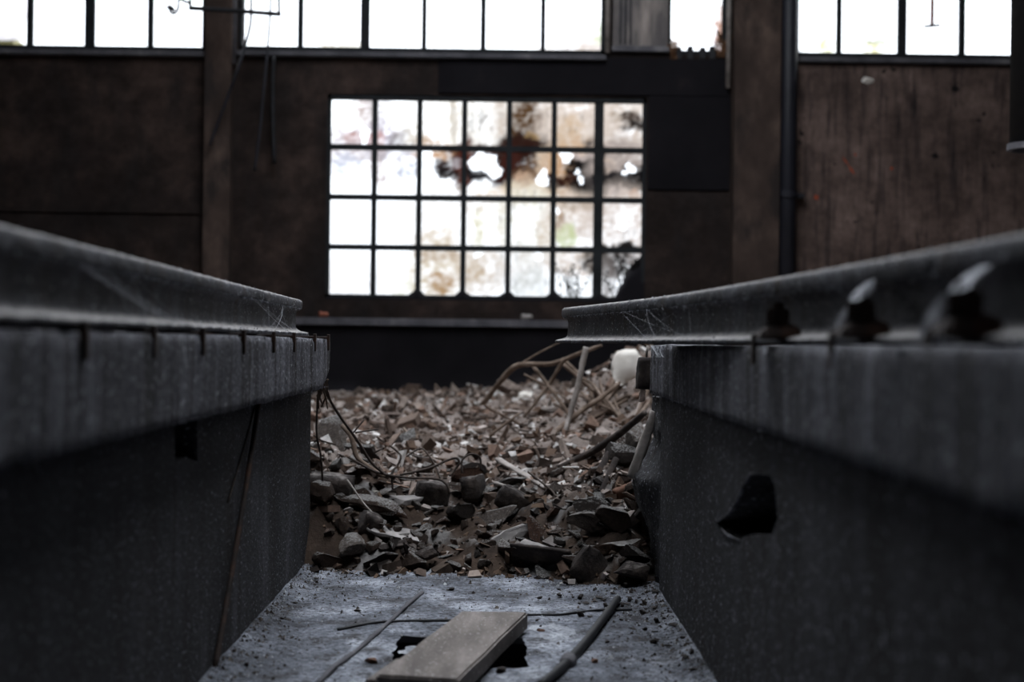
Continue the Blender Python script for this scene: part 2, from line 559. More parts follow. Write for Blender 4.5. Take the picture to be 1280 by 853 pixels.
# a torn lip of mortar round the right opening
mb = MB()
ring = [Vector((XR_WALL - 0.001, a, b)) for a, b in rp]
lip = ring[9:] + ring[:2]
mb.tube(lip, [0.002] + [0.0045 + 0.002 * (k % 2) for k in range(len(lip) - 2)] + [0.002], 6, smooth=False, jitter=0.6)
tag(mb.obj('mortar_lip', M['coping'], bpy.data.objects['wall_right'], smooth=True), 'pale chipped lip of the opening')


# ---- bearing beams (copings) that carry the rails
def left_post(c, p):
    t = sm(5.95, YL, p.y)
    c = c.copy()
    if p.y > 5.9:                        # broken lower corner
        low = sm(0.86, 0.77, p.z)
        c.y -= 0.16 * low * t + 0.03 * t * (0.5 + n1(p.z * 30, p.x * 9))
        c.z += 0.018 * t * low
    return c


bm = rough_box(-1.32, XL_BEAM, -1.2, YL + 0.03, ZL0, ZL1, 10, 300, 10, 0.004, 0.008, 7.0, left_post)
bl = bm_obj('bearing_beam', bm, M['coping'], smooth=True)
relocate(bl, (-1.04, 2.5, ZL0))
tag(bl, 'long grey concrete beam on the left pit wall, under the straight rail', 'beam', kind='thing')
bm = rough_box(XR_BEAM, 1.2, -1.2, YR, ZR0, ZR1, 10, 280, 10, 0.004, 0.008, 7.0, None, 5.0)
br = bm_obj('bearing_beam', bm, M['coping'], smooth=True)
relocate(br, (0.89, 2.2, ZR0))
tag(br, 'long grey concrete beam on the right pit wall, under the bolted rail', 'beam', kind='thing')

# ---- rails
HALF = [(0.0625, 0.0), (0.0625, 0.010), (0.058, 0.0125), (0.030, 0.019), (0.014, 0.026), (0.009, 0.036), (0.008, 0.06), (0.008, 0.085), (0.010, 0.100), (0.016, 0.109),
        (0.033, 0.116), (0.0355, 0.121), (0.0355, 0.140), (0.033, 0.149), (0.026, 0.1545), (0.012, 0.157)]


def rail(name, ctr, zof, y0, y1, scale, label):
    prof = [(a, b) for a, b in HALF] + [(-a, b) for a, b in reversed(HALF)]
    n = len(prof)
    k = 0
    ylist = []
    y = y0
    while y < y1 - 1e-6:
        ylist.append(y)
        y += 0.012 if y > 1.3 else 0.08
    ylist.append(y1)
    vs, fs = [], []
    for i, y in enumerate(ylist):
        X = ctr(y)
        Z = zof(y)
        for j, (a, b) in enumerate(prof):
            am = 0.0022 if j not in (9, 10, 11, n - 10, n - 11, n - 12, 1, 2, n - 2, n - 3) else 0.0048
            nz = n1(y * 26, j * 3.1, X * 3) * am + n1(y * 70, j * 1.7, 2) * am * 0.6
            yy = y + (0.004 * n1(j * 2.2, 9) if i in (0, len(ylist) - 1) else 0)
            if i == len(ylist) - 1 and b < 0.03:
                yy += 0.03
            vs.append((X + a * scale + nz, yy, Z + b * scale + nz * 0.6 - (abs(n1(y * 40, j)) * 0.006 if j in (10, n - 11) else 0)))
    m = len(ylist)
    for i in range(m - 1):
        for j in range(n):
            j2 = (j + 1) % n
            fs.append((i * n + j, i * n + j2, (i + 1) * n + j2, (i + 1) * n + j))
    fs.append(tuple(range(n)))
    fs.append(tuple((m - 1) * n + j for j in reversed(range(n))))
    o = mesh_obj(name, vs, fs, M['rail'], smooth=True)
    bm = bmesh.new(); bm.from_mesh(o.data)
    bmesh.ops.recalc_face_normals(bm, faces=bm.faces)
    for f in bm.faces:
        if len(f.verts) > 4:
            f.smooth = False
    bm.to_mesh(o.data); bm.free()
    relocate(o, (ctr((y0 + y1) / 2), (y0 + y1) / 2, zof((y0 + y1) / 2)))
    return tag(o, label, 'rail', kind='thing')


def quad_fit(tab):                       # smooth spline through the table
    def f(y):
        if y <= tab[0][0] or y >= tab[-1][0]:
            return lerp_table(tab, y)
        for i in range(len(tab) - 1):
            if y <= tab[i + 1][0]:
                y0, y1 = tab[i][0], tab[i + 1][0]
                a, b = tab[i][1], tab[i + 1][1]
                ma = (b - tab[i - 1][1]) / (y1 - tab[i - 1][0]) if i else (b - a) / (y1 - y0)
                mb_ = (tab[i + 2][1] - a) / (tab[i + 2][0] - y0) if i + 2 < len(tab) else (b - a) / (y1 - y0)
                t = (y - y0) / (y1 - y0)
                h = y1 - y0
                return (2 * t ** 3 - 3 * t * t + 1) * a + (t ** 3 - 2 * t * t + t) * h * ma + (-2 * t ** 3 + 3 * t * t) * b + (t ** 3 - t * t) * h * mb_
    return f


lc = quad_fit([(-1.0, -0.80), (2.2, -0.822), (4.0, -0.855), (6.2, -0.912)])
rc = quad_fit([(-1.0, 0.86), (1.94, 0.744), (3.72, 0.629), (4.81, 0.527), (6.34, 0.288)])
lz = lambda y: ZL1 + 0.010
rz = lambda y: ZR1 + 0.004
rl = rail('steel_rail', lc, lz, -1.0, 6.17, 1.0, 'dusty steel rail lying straight on the left concrete beam')
rr_ = rail('steel_rail', rc, rz, -1.0, 6.32, 1.0, 'bent steel rail whose far end juts past the right beam')

# ---- dust and fluff clinging along the rail and beam edges
def fringe(parent, pts, count, size, seed):
    rnd = random.Random(seed)
    o0 = parent.location
    V, Fc = [], []
    for _ in range(count):
        p = pts(rnd)
        s_ = size * (0.4 + rnd.expovariate(1.6))
        b_ = len(V)
        a_ = rnd.uniform(0, 6.28)
        for q in range(3):
            V.append(p - o0 + Vector((math.cos(a_ + q * 2.1) * s_ * .5, math.sin(a_ + q * 2.1) * s_ * .8, rnd.uniform(-.2, .3) * s_)))
        V.append(p - o0 + Vector((rnd.gauss(0, .2) * s_, rnd.gauss(0, .3) * s_, -s_ * rnd.uniform(.5, 1.6))))
        Fc += [(b_, b_ + 1, b_ + 3), (b_ + 1, b_ + 2, b_ + 3), (b_ + 2, b_, b_ + 3), (b_, b_ + 2, b_ + 1)]
    f = mesh_obj('dust_fringe', V, Fc, M['dust'], parent)
    f['kind'] = 'stuff'
    return f


for par, side, c_, z_, yend in ((rl, 1, lc, lz, 6.15), (rr_, -1, rc, rz, 6.3)):
    def edge(r):
        y = r.uniform(1.4, yend)
        u = r.random()
        if u < 0.5:
            return Vector((c_(y) + side * (0.0335 + r.gauss(0, .001)), y, z_(y) + 0.1165))
        if u < 0.75:
            return Vector((c_(y) + side * (0.0625 + r.gauss(0, .001)), y, z_(y) + 0.010))
        if u < 0.9:
            return Vector((c_(y) + side * r.uniform(0.0, 0.034), y, z_(y) + 0.156))
        return Vector((c_(y) + side * r.uniform(0.02, 0.06), y, z_(y) + 0.018))
    fringe(par, edge, 2600, 0.0026, 3 + side)
fringe(bl, lambda r: Vector((XL_BEAM - r.uniform(0, .012), r.uniform(1.4, 6.15), (ZL1 - .004) if r.random() < .7 else ZL0 + .006)), 1300, 0.003, 21)
fringe(br, lambda r: Vector((XR_BEAM + r.uniform(0, .012), r.uniform(1.4, 5.65), (ZR1 - .004) if r.random() < .7 else ZR0 + .006)), 1100, 0.003, 22)

# ---- shims between the left rail and its beam
sh0 = None
for k, y in enumerate([1.6, 2.08, 2.57, 3.07, 3.57, 4.13, 4.67, 5.12, 5.68, 6.12]):
    if sh0 is None:
        mb = MB()
        mb.box(-0.09, 0.0, -0.012, 0.012, 0.0, 0.011)
        mb.box(-0.006, 0.006, -0.011, 0.011, -0.05, 0.020)
        bm = bmesh.new(); me = bpy.data.meshes.new('t'); me.from_pydata([tuple(v) for v in mb.v], [], mb.f); bm.from_mesh(me)
        bmesh.ops.bevel(bm, geom=bm.edges[:], offset=0.002, segments=1, affect='EDGES')
        o = sh0 = bm_obj('rail_shim', bm, M['rust'])
    else:
        o = sh0.copy(); C.objects.link(o)
    o.location = (XL_BEAM + 0.002, y, ZL1 - 0.003)
    tag(o, 'small rusty steel shim hooked over the left beam edge under the rail foot', 'shim', 'rail shims along the left beam', 'thing')


# ---- clamp bolts on the right rail foot
def prism(n, r, z0, z1, rot=0.0, r2=None):
    mb = MB()
    r2 = r if r2 is None else r2
    vs = [(r * math.cos(rot + 2 * math.pi * k / n), r * math.sin(rot + 2 * math.pi * k / n), z0) for k in range(n)]
    vs += [(r2 * math.cos(rot + 2 * math.pi * k / n), r2 * math.sin(rot + 2 * math.pi * k / n), z1) for k in range(n)]
    mb.add(vs, [tuple(reversed(range(n))), tuple(range(n, 2 * n))] + [(k, (k + 1) % n, n + (k + 1) % n, n + k) for k in range(n)])
    return mb


def bev(mb, off=0.002):
    bm = bmesh.new()
    me = bpy.data.meshes.new('t')
    me.from_pydata([tuple(v) for v in mb.v], [], mb.f)
    bm.from_mesh(me)
    bmesh.ops.bevel(bm, geom=bm.edges[:], offset=off, segments=2, affect='EDGES', clamp_overlap=True)
    return bm


def make_bolt(loc, label):
    t = empty('clamp_bolt', loc, label, 'bolt', 'clamp bolts on the right rail foot', 'thing')
    mb = MB()
    w = 0.047
    mb.add([(-0.05, -w, 0), (0.045, -w, 0), (0.045, w, 0), (-0.05, w, 0), (-0.036, -w * 0.78, 0.026), (0.04, -w * 0.8, 0.034), (0.04, w * 0.8, 0.034), (-0.036, w * 0.78, 0.026)],
           [(3, 2, 1, 0), (4, 5, 6, 7), (0, 1, 5, 4), (1, 2, 6, 5), (2, 3, 7, 6), (3, 0, 4, 7)])
    bm_obj('clip_plate', bev(mb, 0.006), M['rust'], t)
    bm_obj('washer', bev(prism(20, 0.032, 0.030, 0.036), 0.001), M['rust'], t)
    bm_obj('nut', bev(prism(6, 0.0275, 0.036, 0.068, 0.2), 0.003), M['rust'], t)
    bm_obj('shaft', bev(prism(14, 0.0135, 0.066, 0.082), 0.002), M['rust'], t)
    mb = MB(); mb.box(-0.058, -0.050, -0.012, 0.012, -0.055, 0.012)
    bm_obj('tail', bev(mb, 0.002), M['rust'], t)
    return t


bolts = []
for y, lab in ((3.13, 'furthest rusty clamp bolt on the right rail foot, its nut bare of cobweb'),
               (2.55, 'rusty clamp bolt on the right rail foot, middle one, capped by a white web'),
               (2.06, 'nearest and most blurred rusty clamp bolt on the right rail foot')):
    bolts.append(make_bolt((rc(y) - 0.0625 - 0.006, y, ZR1 + 0.013), lab))


# ---- cobwebs
def cobweb(name, top_pts, bottom_pts, label, strands=26, sheet=True, seed=1):
    rnd = random.Random(seed)
    t = empty(name, bottom_pts[0], label, 'cobweb', None, 'thing')
    inv = Vector(bottom_pts[0])
    mb = MB()
    def pick(pts):
        i = rnd.randrange(len(pts) - 1)
        return Vector(pts[i]).lerp(Vector(pts[i + 1]), rnd.random())
    for _ in range(strands):
        a, b = pick(top_pts), pick(bottom_pts)
        mid = (a + b) / 2 + Vector((rnd.gauss(0, 0.004), rnd.gauss(0, 0.004), -0.004))
        mb.tube([a - inv, mid - inv, b - inv], rnd.choice([0.00018, 0.00025, 0.0004]), 4)
    mb.obj('strands', M['silk'], t)
    if sheet:
        n, m = 8, 6
        vs, fs = [], []
        for i in range(n + 1):
            u = i / n
            a = Vector(top_pts[0]).lerp(Vector(top_pts[-1]), u)
            b = Vector(bottom_pts[0]).lerp(Vector(bottom_pts[-1]), u)
            for j in range(m + 1):
                w = j / m
                p = a.lerp(b, w)
                p += Vector((0.008 * math.sin(w * math.pi) * (1 if a.x < 0 else -1) + 0.003 * n1(i * 1.3, j * 1.1, seed), 0, 0))
                vs.append(p - inv)
        for i in range(n):
            for j in range(m):
                fs.append((i * (m + 1) + j, i * (m + 1) + j + 1, (i + 1) * (m + 1) + j + 1, (i + 1) * (m + 1) + j))
        mesh_obj('veil', vs, fs, M['web'], t, smooth=True)
    return t


def rail_pt(side, y, a, b):
    c, z = (lc, lz) if side < 0 else (rc, rz)
    return Vector((c(y) - side * a, y, z(y) + b))


b2 = Vector(bolts[1].location); b3 = Vector(bolts[2].location)
cobweb('cobweb', [rail_pt(1, 2.585, 0.034, 0.118), rail_pt(1, 2.605, 0.034, 0.118)], [b2 + Vector((-0.015, -0.05, 0.070)), b2 + Vector((-0.015, 0.04, 0.066))],
       'white cobweb tuft rising from the middle clamp bolt to the rail head', 30, True, 3)
cobweb('cobweb', [b2 + Vector((-0.02, 0.03, 0.062)), b2 + Vector((-0.02, 0.027, 0.045))], [b2 + Vector((-0.03, 0.085, 0.0)), b2 + Vector((-0.03, 0.05, 0.01))],
       'small cobweb slanting from the middle bolt down to the rail foot', 20, True, 4)
cobweb('cobweb', [rail_pt(1, 2.05, 0.034, 0.116), rail_pt(1, 2.09, 0.034, 0.116)], [b3 + Vector((-0.015, -0.06, 0.070)), b3 + Vector((-0.015, 0.04, 0.066))],
       'blurred white cobweb above the nearest clamp bolt', 30, True, 5)
cobweb('cobweb', [b3 + Vector((-0.022, 0.03, 0.068)), b3 + Vector((-0.02, 0.03, 0.04))], [b3 + Vector((-0.03, 0.14, 0.0)), b3 + Vector((-0.03, 0.06, 0.008))],
       'cobweb slanting from the nearest bolt down to the rail foot', 24, True, 6)
cobweb('cobweb', [rail_pt(1, 4.2, 0.034, 0.116), rail_pt(1, 5.3, 0.034, 0.116)], [rail_pt(1, 4.1, 0.05, 0.016), rail_pt(1, 5.1, 0.05, 0.016)],
       'thin cobweb strands across the web of the right rail', 6, False, 7)
cobweb('cobweb', [rail_pt(-1, 4.6, 0.034, 0.116), rail_pt(-1, 6.0, 0.034, 0.116)], [rail_pt(-1, 4.9, 0.05, 0.016), rail_pt(-1, 6.1, 0.05, 0.016)],
       'thin cobweb strands near the far end of the left rail', 8, False, 8)
cobweb('cobweb', [rail_pt(-1, 2.6, 0.034, 0.116), rail_pt(-1, 3.1, 0.034, 0.116)], [rail_pt(-1, 2.9, 0.05, 0.016), rail_pt(-1, 3.6, 0.05, 0.016)],
       'cobweb strands slanting across the near part of the left rail', 12, False, 9)
cobweb('cobweb', [Vector((XR_BEAM - 0.003, 5.2, ZR1 - 0.004)), Vector((XR_BEAM - 0.003, 5.66, ZR1 - 0.004))], [Vector((XR_BEAM - 0.003, 5.1, ZR1 - 0.045)), Vector((XR_BEAM - 0.003, 5.6, ZR1 - 0.05))],
       'dusty cobweb on the top corner of the right beam end', 34, False, 10)

# ---- leaning rod on the left wall
a = WX(268, 846, XL_WALL + 0.012); b = WX(324, 500, XL_WALL + 0.012)
b.z = ZL0 - 0.002
a.z = 0.012
mb = MB(); mb.tube([a, a.lerp(b, 0.3) + Vector((0.002, 0.006, 0)), a.lerp(b, 0.65) + Vector((0.004, -0.004, 0)), b], 0.0085, 10, jitter=0.25)
o = mb.obj('thin_rod', M['rust'], smooth=True); relocate(o, a)
tag(o, 'thin rusty rod leaning against the left pit wall', 'rod', kind='thing')
a = WX(285, 628, XL_WALL + 0.004); b = WX(319, 508, XL_WALL + 0.004)
mb = MB(); mb.tube([a, a.lerp(b, 0.5) + Vector((0, 0.012, 0)), b], 0.003, 6)
o = mb.obj('wire', M['wire'], smooth=True); relocate(o, a)
tag(o, 'fine dark wire running down the left wall behind the leaning rod', 'wire', kind='thing')

# ---- board over the slot
pts = [F(576, 764.5, 0.066), F(660, 766, 0.066), F(573, 850, 0.066), F(470, 845, 0.066)]
cx = sum((p for p in pts), Vector()) / 4
def board(name, quad, z0, z1, mat, bevel, nz=0.0):
    bm = bmesh.new()
    n, m = 10, 24
    def pt(u, w, z):
        p = quad[0].lerp(quad[1], u).lerp(quad[3].lerp(quad[2], u), w)
        return Vector((p.x, p.y, z + nz * n1(p.x * 4, p.y * 4)))
    top = [[bm.verts.new(pt(i / n, j / m, z1)) for j in range(m + 1)] for i in range(n + 1)]
    bot = [[bm.verts.new(pt(i / n, j / m, z0)) for j in range(m + 1)] for i in range(n + 1)]
    for i in range(n):
        for j in range(m):
            bm.faces.new((top[i][j], top[i + 1][j], top[i + 1][j + 1], top[i][j + 1]))
            bm.faces.new((bot[i][j], bot[i][j + 1], bot[i + 1][j + 1], bot[i + 1][j]))
    for j in range(m):
        for i in (0, n):
            bm.faces.new((top[i][j], top[i][j + 1], bot[i][j + 1], bot[i][j]))
    for i in range(n):
        for j in (0, m):
            bm.faces.new((top[i][j], top[i + 1][j], bot[i + 1][j], bot[i][j]))
    bmesh.ops.recalc_face_normals(bm, faces=bm.faces)
    ed = [e for e in bm.edges if len(e.link_faces) == 2 and e.link_faces[0].normal.dot(e.link_faces[1].normal) < 0.5]
    bmesh.ops.bevel(bm, geom=ed, offset=bevel, segments=2, affect='EDGES')
    return bm_obj(name, bm, mat)


o = board('wooden_board', pts, 0.009, 0.068, M['plank'], 0.006, 0.003)
relocate(o, (cx.x, cx.y, 0.01))
tag(o, 'thick grey-brown board lying on the pit floor across a dark slot', 'board', kind='thing')
# a thin strip along the board's left side
e0, e1 = pts[0].lerp(pts[3], 0.72), pts[3]
q = [e0 + Vector((-0.022, 0, 0)), e0 + Vector((-0.006, 0, 0)), e1 + Vector((-0.004, 0, 0)), e1 + Vector((-0.030, 0, 0))]
o = board('wooden_strip', q, 0.009, 0.055, M['plank'], 0.003)
relocate(o, (q[0].x, q[0].y, 0.01))
tag(o, 'narrow wooden strip tight against the left edge of the floor board', 'strip', kind='thing')

# ---- rods on the floor
def floor_tube(name, pxs, r, mat, label, cat, jitter=0.2, z=None):
    p = [F(a, b, 0.0) for a, b in pxs]
    p = [Vector((v.x, v.y, (z if z is not None else r * 0.8) + floor_z(v.x, v.y))) for v in p]
    mb = MB(); mb.tube(p, r, 9, jitter=jitter)
    o = mb.obj(name, mat, smooth=True)
    relocate(o, p[0])
    return tag(o, label, cat, kind='thing')


floor_tube('floor_pipe', [(396, 858), (418, 838), (440, 820), (465, 798), (490, 776), (510, 758), (528, 742)], 0.008, M['ledge'], 'thin dusty pipe half buried in the floor left of the board', 'pipe', 0.55, 0.005)
t = empty('floor_pipe', F(690, 852, 0.0), 'thicker crusted pipe with a joint on the floor right of the board', 'pipe', kind='thing')
p = [F(a, b, 0.0) for a, b in ((676, 866), (706, 838), (735, 805), (772, 754))]
p = [Vector((v.x, v.y, 0.014 + floor_z(v.x, v.y))) for v in p]
mb = MB(); mb.tube([v - t.location for v in p], 0.0145, 10, jitter=0.25); mb.obj('tube', M['iron'], t, smooth=True)
mb = MB(); c0, c1 = p[1].lerp(p[2], 0.05), p[1].lerp(p[2], 0.22)
mb.tube([c0 - t.location, c0.lerp(c1, .3) - t.location, c0.lerp(c1, .7) - t.location, c1 - t.location], [0.017, 0.024, 0.023, 0.016], 10, jitter=0.3)
mb.obj('coupling', M['ledge'], t, smooth=True)
floor_tube('iron_strip', [(422, 789), (470, 780), (520, 777), (568, 777)], 0.005, M['iron'], 'black iron strip across the floor left of the board', 'strip', 0.5)
floor_tube('iron_strip', [(656, 772), (700, 770), (745, 764), (790, 763)], 0.005, M['iron'], 'black iron strip across the floor right of the board', 'strip', 0.6)


# ================================================================== RUBBLE
def front_edge(x):
    return 6.02 - 0.1 * sm(-0.3, 0.3, x) - 0.22 * sm(0.1, 0.55, x) + 0.07 * n1(x * 5, 3) + 0.03 * n1(x * 17, 3)


def heap(x, y):
    t = y - front_edge(x)
    if t < 0:
        return -0.06 + 0.05 * sm(-0.3, 0.0, t)
    lerp = lerp_table([(0, -0.01), (0.10, 0.07), (0.3, 0.15), (0.75, 0.29), (1.5, 0.36), (3.5, 0.45), (6.6, 0.54), (8, 0.56)], t)
    z = lerp
    z += 0.10 * sm(-0.35, -0.85, x) * sm(0.0, 0.35, t) * (1 - sm(0.9, 2.2, t))
    z -= 0.05 * math.exp(-((x - 0.05) / 0.35) ** 2) * sm(0, 0.5, t) * (1 - sm(0.8, 1.8, t))
    z += 0.09 * sm(0.2, 0.6, x) * sm(0.1, 0.5, t) * (1 - sm(1.2, 2.2, t))
    z += 0.055 * (max(-1.9, min(2.0, x)) + 0.2) * sm(2.5, 6.5, t)
    z += 0.42 * math.exp(-((x - 0.98) / 0.40) ** 2 - ((y - 10.0) / 0.8) ** 2)
    z += (0.06 * n1(x * 2.2, y * 2.0) + 0.065 * n1(x * 5.5, y * 5.0, 2) + 0.04 * n1(x * 13, y * 13, 5) + 0.02 * n1(x * 31, y * 31, 6)) * sm(0.0, 0.25, t)
    return z


xs = [-4.5 + 0.10 * i for i in range(34)] + [-1.1 + 0.02 * i for i in range(125)] + [1.4 + 0.10 * i for i in range(32)]
ys = [5.4 + 0.02 * i for i in range(130)] + [8.0 + 0.05 * i for i in range(99)]
V, Fc, T = [], [], []
soil = [lin(34, 28, 25), lin(52, 43, 37), lin(78, 64, 54)]
grv = [lin(84, 72, 65), lin(124, 110, 102), lin(158, 146, 139)]
ok = {}
for j, y in enumerate(ys):
    for i, x in enumerate(xs):
        V.append((x, y, heap(x, y)))
        t = y - front_edge(x)
        g = sm(0.55, 1.3, t + 0.4 * n1(x * 3, y * 3, 7))
        k = 0.5 + 0.5 * n1(x * 9, y * 9, 8)
        s_ = Vector(soil[0]).lerp(Vector(soil[2]), k)
        g_ = Vector(grv[0]).lerp(Vector(grv[2]), k)
        pale_ = sm(0.18, 0.45, n1(x * 5, y * 8, 12) + 0.4 * n1(x * 20, y * 20, 13)) * 0.8 * (1 - g)
        T.append(s_.lerp(g_, g).lerp(Vector(lin(134, 131, 129)), pale_))
nx = len(xs)
def keep(x, y):
    if x < XL_WALL - 0.04 and y < YL - 0.02: return False
    if x > XR_WALL + 0.02 and y < 5.5: return False
    if (x < -1.4 and y < YL - 0.1) or (x > 1.2 and y < 5.6): return False
    return y - front_edge(x) > -0.12
for j in range(len(ys) - 1):
    for i in range(nx - 1):
        if keep(xs[i], ys[j]):
            Fc.append((j * nx + i, j * nx + i + 1, (j + 1) * nx + i + 1, (j + 1) * nx + i))
o = mesh_obj('rubble', V, Fc, M['heap'], smooth=True)
set_attr(o, 'tone', T)
tag(o, 'heap of brown soil and rubble filling the far end of the pit', 'rubble', kind='stuff')

# small chips, splinters and grit: nobody could count them
rnd = random.Random(5)
V, Fc, T = [], [], []
pal = [lin(112, 97, 88), lin(140, 126, 117), lin(172, 160, 153), lin(90, 76, 68), lin(210, 205, 201), lin(122, 100, 88), lin(66, 56, 50), lin(98, 80, 68)]
palf = [lin(64, 54, 48), lin(82, 70, 61), lin(46, 40, 37), lin(98, 80, 67), lin(136, 129, 125)]
for k in range(19000):
    u = rnd.random()
    y = 5.75 + 6.95 * (u ** 1.25)
    w = 0.50 + 0.33 * (y - 5.0)
    x = rnd.uniform(-w, w)
    t = y - front_edge(x)
    if t < -0.1 or (y < YL and (x < XL_WALL + 0.03)) or (y < 5.7 and x > XR_WALL - 0.03):
        continue
    s = min(0.03, 0.0035 + rnd.expovariate(1 / 0.0052)) * (1 + 0.12 * (y - 6))
    if t < 0.9 and rnd.random() < 0.62 * (1 - sm(0.4, 1.0, t)) + 0.1:
        continue
    kind = rnd.random()
    if kind < 0.68:
        dims = (s * rnd.uniform(0.8, 1.7), s * rnd.uniform(0.6, 1.2), s * rnd.uniform(0.4, 0.9))
    else:
        dims = (s * rnd.uniform(1.8, 4.2), s * rnd.uniform(0.25, 0.6), s * rnd.uniform(0.2, 0.4))
    rot = Matrix.Rotation(rnd.uniform(0, 6.28), 3, 'Z') @ Matrix.Rotation(rnd.gauss(0, 0.5), 3, 'X') @ Matrix.Rotation(rnd.gauss(0, 0.5), 3, 'Y')
    c = Vector((x, y, max(heap(x, y), floor_z(x, y) if t < 0.05 else -1) + dims[2] * 0.4))
    b = len(V)
    for sx in (-1, 1):
        for sy in (-1, 1):
            for sz in (-1, 1):
                j = 1 + rnd.uniform(-0.35, 0.25)
                V.append(c + rot @ Vector((sx * dims[0] * j, sy * dims[1] * j, sz * dims[2] * (1 + rnd.uniform(-.3, .3)))))
    Fc += [tuple(b + q for q in f) for f in [(0, 1, 3, 2), (4, 6, 7, 5), (0, 4, 5, 1), (2, 3, 7, 6), (0, 2, 6, 4), (1, 5, 7, 3)]]
    col = rnd.choice(palf if t < 0.7 and rnd.random() < 0.75 else pal)
    g = rnd.uniform(0.75, 1.15)
    T += [tuple(q * g for q in col)] * 8
o = mesh_obj('debris', V, Fc, M['chips'])
set_attr(o, 'tone', T)
tag(o, 'loose litter of small chips and splinters strewn over the rubble heap', 'debris', kind='stuff')

# ---- stone kinds
def stone_mesh(name, seed, dims, mat, cuts=7):
    rnd = random.Random(seed)
    bm = bmesh.new()
    bmesh.ops.create_icosphere(bm, subdivisions=3, radius=1.0)
    planes = []
    for _ in range(cuts + 4):
        n = Vector((rnd.gauss(0, 1), rnd.gauss(0, 1), rnd.gauss(0, 1))).normalized()
        planes.append((n, rnd.uniform(0.32, 0.68)))
    for v in bm.verts:
        for n, dd in planes:
            e = v.co.dot(n) - dd
            if e > 0:
                v.co -= n * e
        v.co += noise.noise_vector(v.co * 2.5 + Vector((seed, 0, 0))) * 0.05 + noise.noise_vector(v.co * 7 + Vector((seed, 3, 0))) * 0.025
    for v in bm.verts:
        v.co = Vector((v.co.x * dims[0], v.co.y * dims[1], v.co.z * dims[2]))
    me = bpy.data.meshes.new(name)
    bm.to_mesh(me)
    bm.free()
    me.materials.append(mat)
    return me


DIMS = [(1.3, .9, .5), (1, .8, .6), (1.6, .8, .35), (1.1, 1, .8), (1.5, 1.1, .3), (1.0, .7, .7), (1.8, .6, .45), (1.2, .9, .55)]
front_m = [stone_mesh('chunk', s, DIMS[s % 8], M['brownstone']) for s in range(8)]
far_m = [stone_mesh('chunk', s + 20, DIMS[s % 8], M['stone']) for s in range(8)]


def place(name, me, loc, s, rot, label, cat, group=None):
    o = bpy.data.objects.new(name, me)
    C.objects.link(o)
    o.location = loc
    o.scale = (s, s, s)
    o.rotation_euler = rot
    return tag(o, label, cat, group, 'thing')


taken = []
rnd = random.Random(17)
n_front = n_far = 0
tries = 0
while n_front < 212 and tries < 9000:
    tries += 1
    x = rnd.uniform(-0.95, 0.75)
    y = front_edge(x) + abs(rnd.gauss(0.0, 0.55)) + rnd.uniform(-0.02, 0.1)
    if (y < YL + 0.1 and x < XL_WALL + 0.07) or (y < 5.75 and x > XR_WALL - 0.06):
        continue
    s = rnd.choice([0.03, 0.035, 0.045, 0.055, 0.07, 0.09, 0.11]) * rnd.uniform(0.8, 1.25)
    if any((x - a) ** 2 + (y - b) ** 2 < (0.52 * (s + c)) ** 2 for a, b, c in taken):
        continue
    taken.append((x, y, s))
    k = rnd.randrange(8)
    z = max(heap(x, y), floor_z(x, y) - 0.005 if y - front_edge(x) < 0.1 else -1) + s * DIMS[k][2] * 0.35
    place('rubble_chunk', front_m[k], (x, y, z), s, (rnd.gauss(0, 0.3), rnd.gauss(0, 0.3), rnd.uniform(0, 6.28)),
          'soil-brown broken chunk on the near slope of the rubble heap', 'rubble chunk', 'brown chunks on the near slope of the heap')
    n_front += 1
while n_far < 86 and tries < 20000:
    tries += 1
    y = 7.3 + 5.3 * rnd.random() ** 1.1
    w = 0.35 * (y - 4.2)
    x = rnd.uniform(-w * 0.75, w * 0.85)
    s = rnd.choice([0.03, 0.04, 0.05, 0.065]) * rnd.uniform(0.8, 1.3)
    if any((x - a) ** 2 + (y - b) ** 2 < (0.9 * (s + c)) ** 2 for a, b, c in taken):
        continue
    taken.append((x, y, s))
    k = rnd.randrange(8)
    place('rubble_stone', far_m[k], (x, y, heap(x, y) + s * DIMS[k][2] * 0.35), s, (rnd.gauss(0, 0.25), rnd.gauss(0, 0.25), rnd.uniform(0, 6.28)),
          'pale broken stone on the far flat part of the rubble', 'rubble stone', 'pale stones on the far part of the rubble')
    n_far += 1


# ---- rubble pieces one can point at
def brick_mesh(seed, dims, mat, chip=0.012):
    bm = rough_box(-dims[0] / 2, dims[0] / 2, -dims[1] / 2, dims[1] / 2, -dims[2] / 2, dims[2] / 2, 8, 6, 5, 0.010, chip * 1.5, 18, None, seed)
    bmesh.ops.recalc_face_normals(bm, faces=bm.faces)
    me = bpy.data.meshes.new('chunk')
    bm.to_mesh(me); bm.free()
    me.materials.append(mat)
    for p in me.polygons:
        p.use_smooth = True
    return me


def named(name, px, py, Y, dims, rot, mat, label, cat, seed, kind='brick'):
    p = P(px, py, Y)
    me = brick_mesh(seed, dims, mat) if kind == 'brick' else stone_mesh(name, seed, tuple(d / 1.5 for d in dims), mat)
    return place(name, me, p, 1.0, tuple(R(a) for a in rot), label, cat)


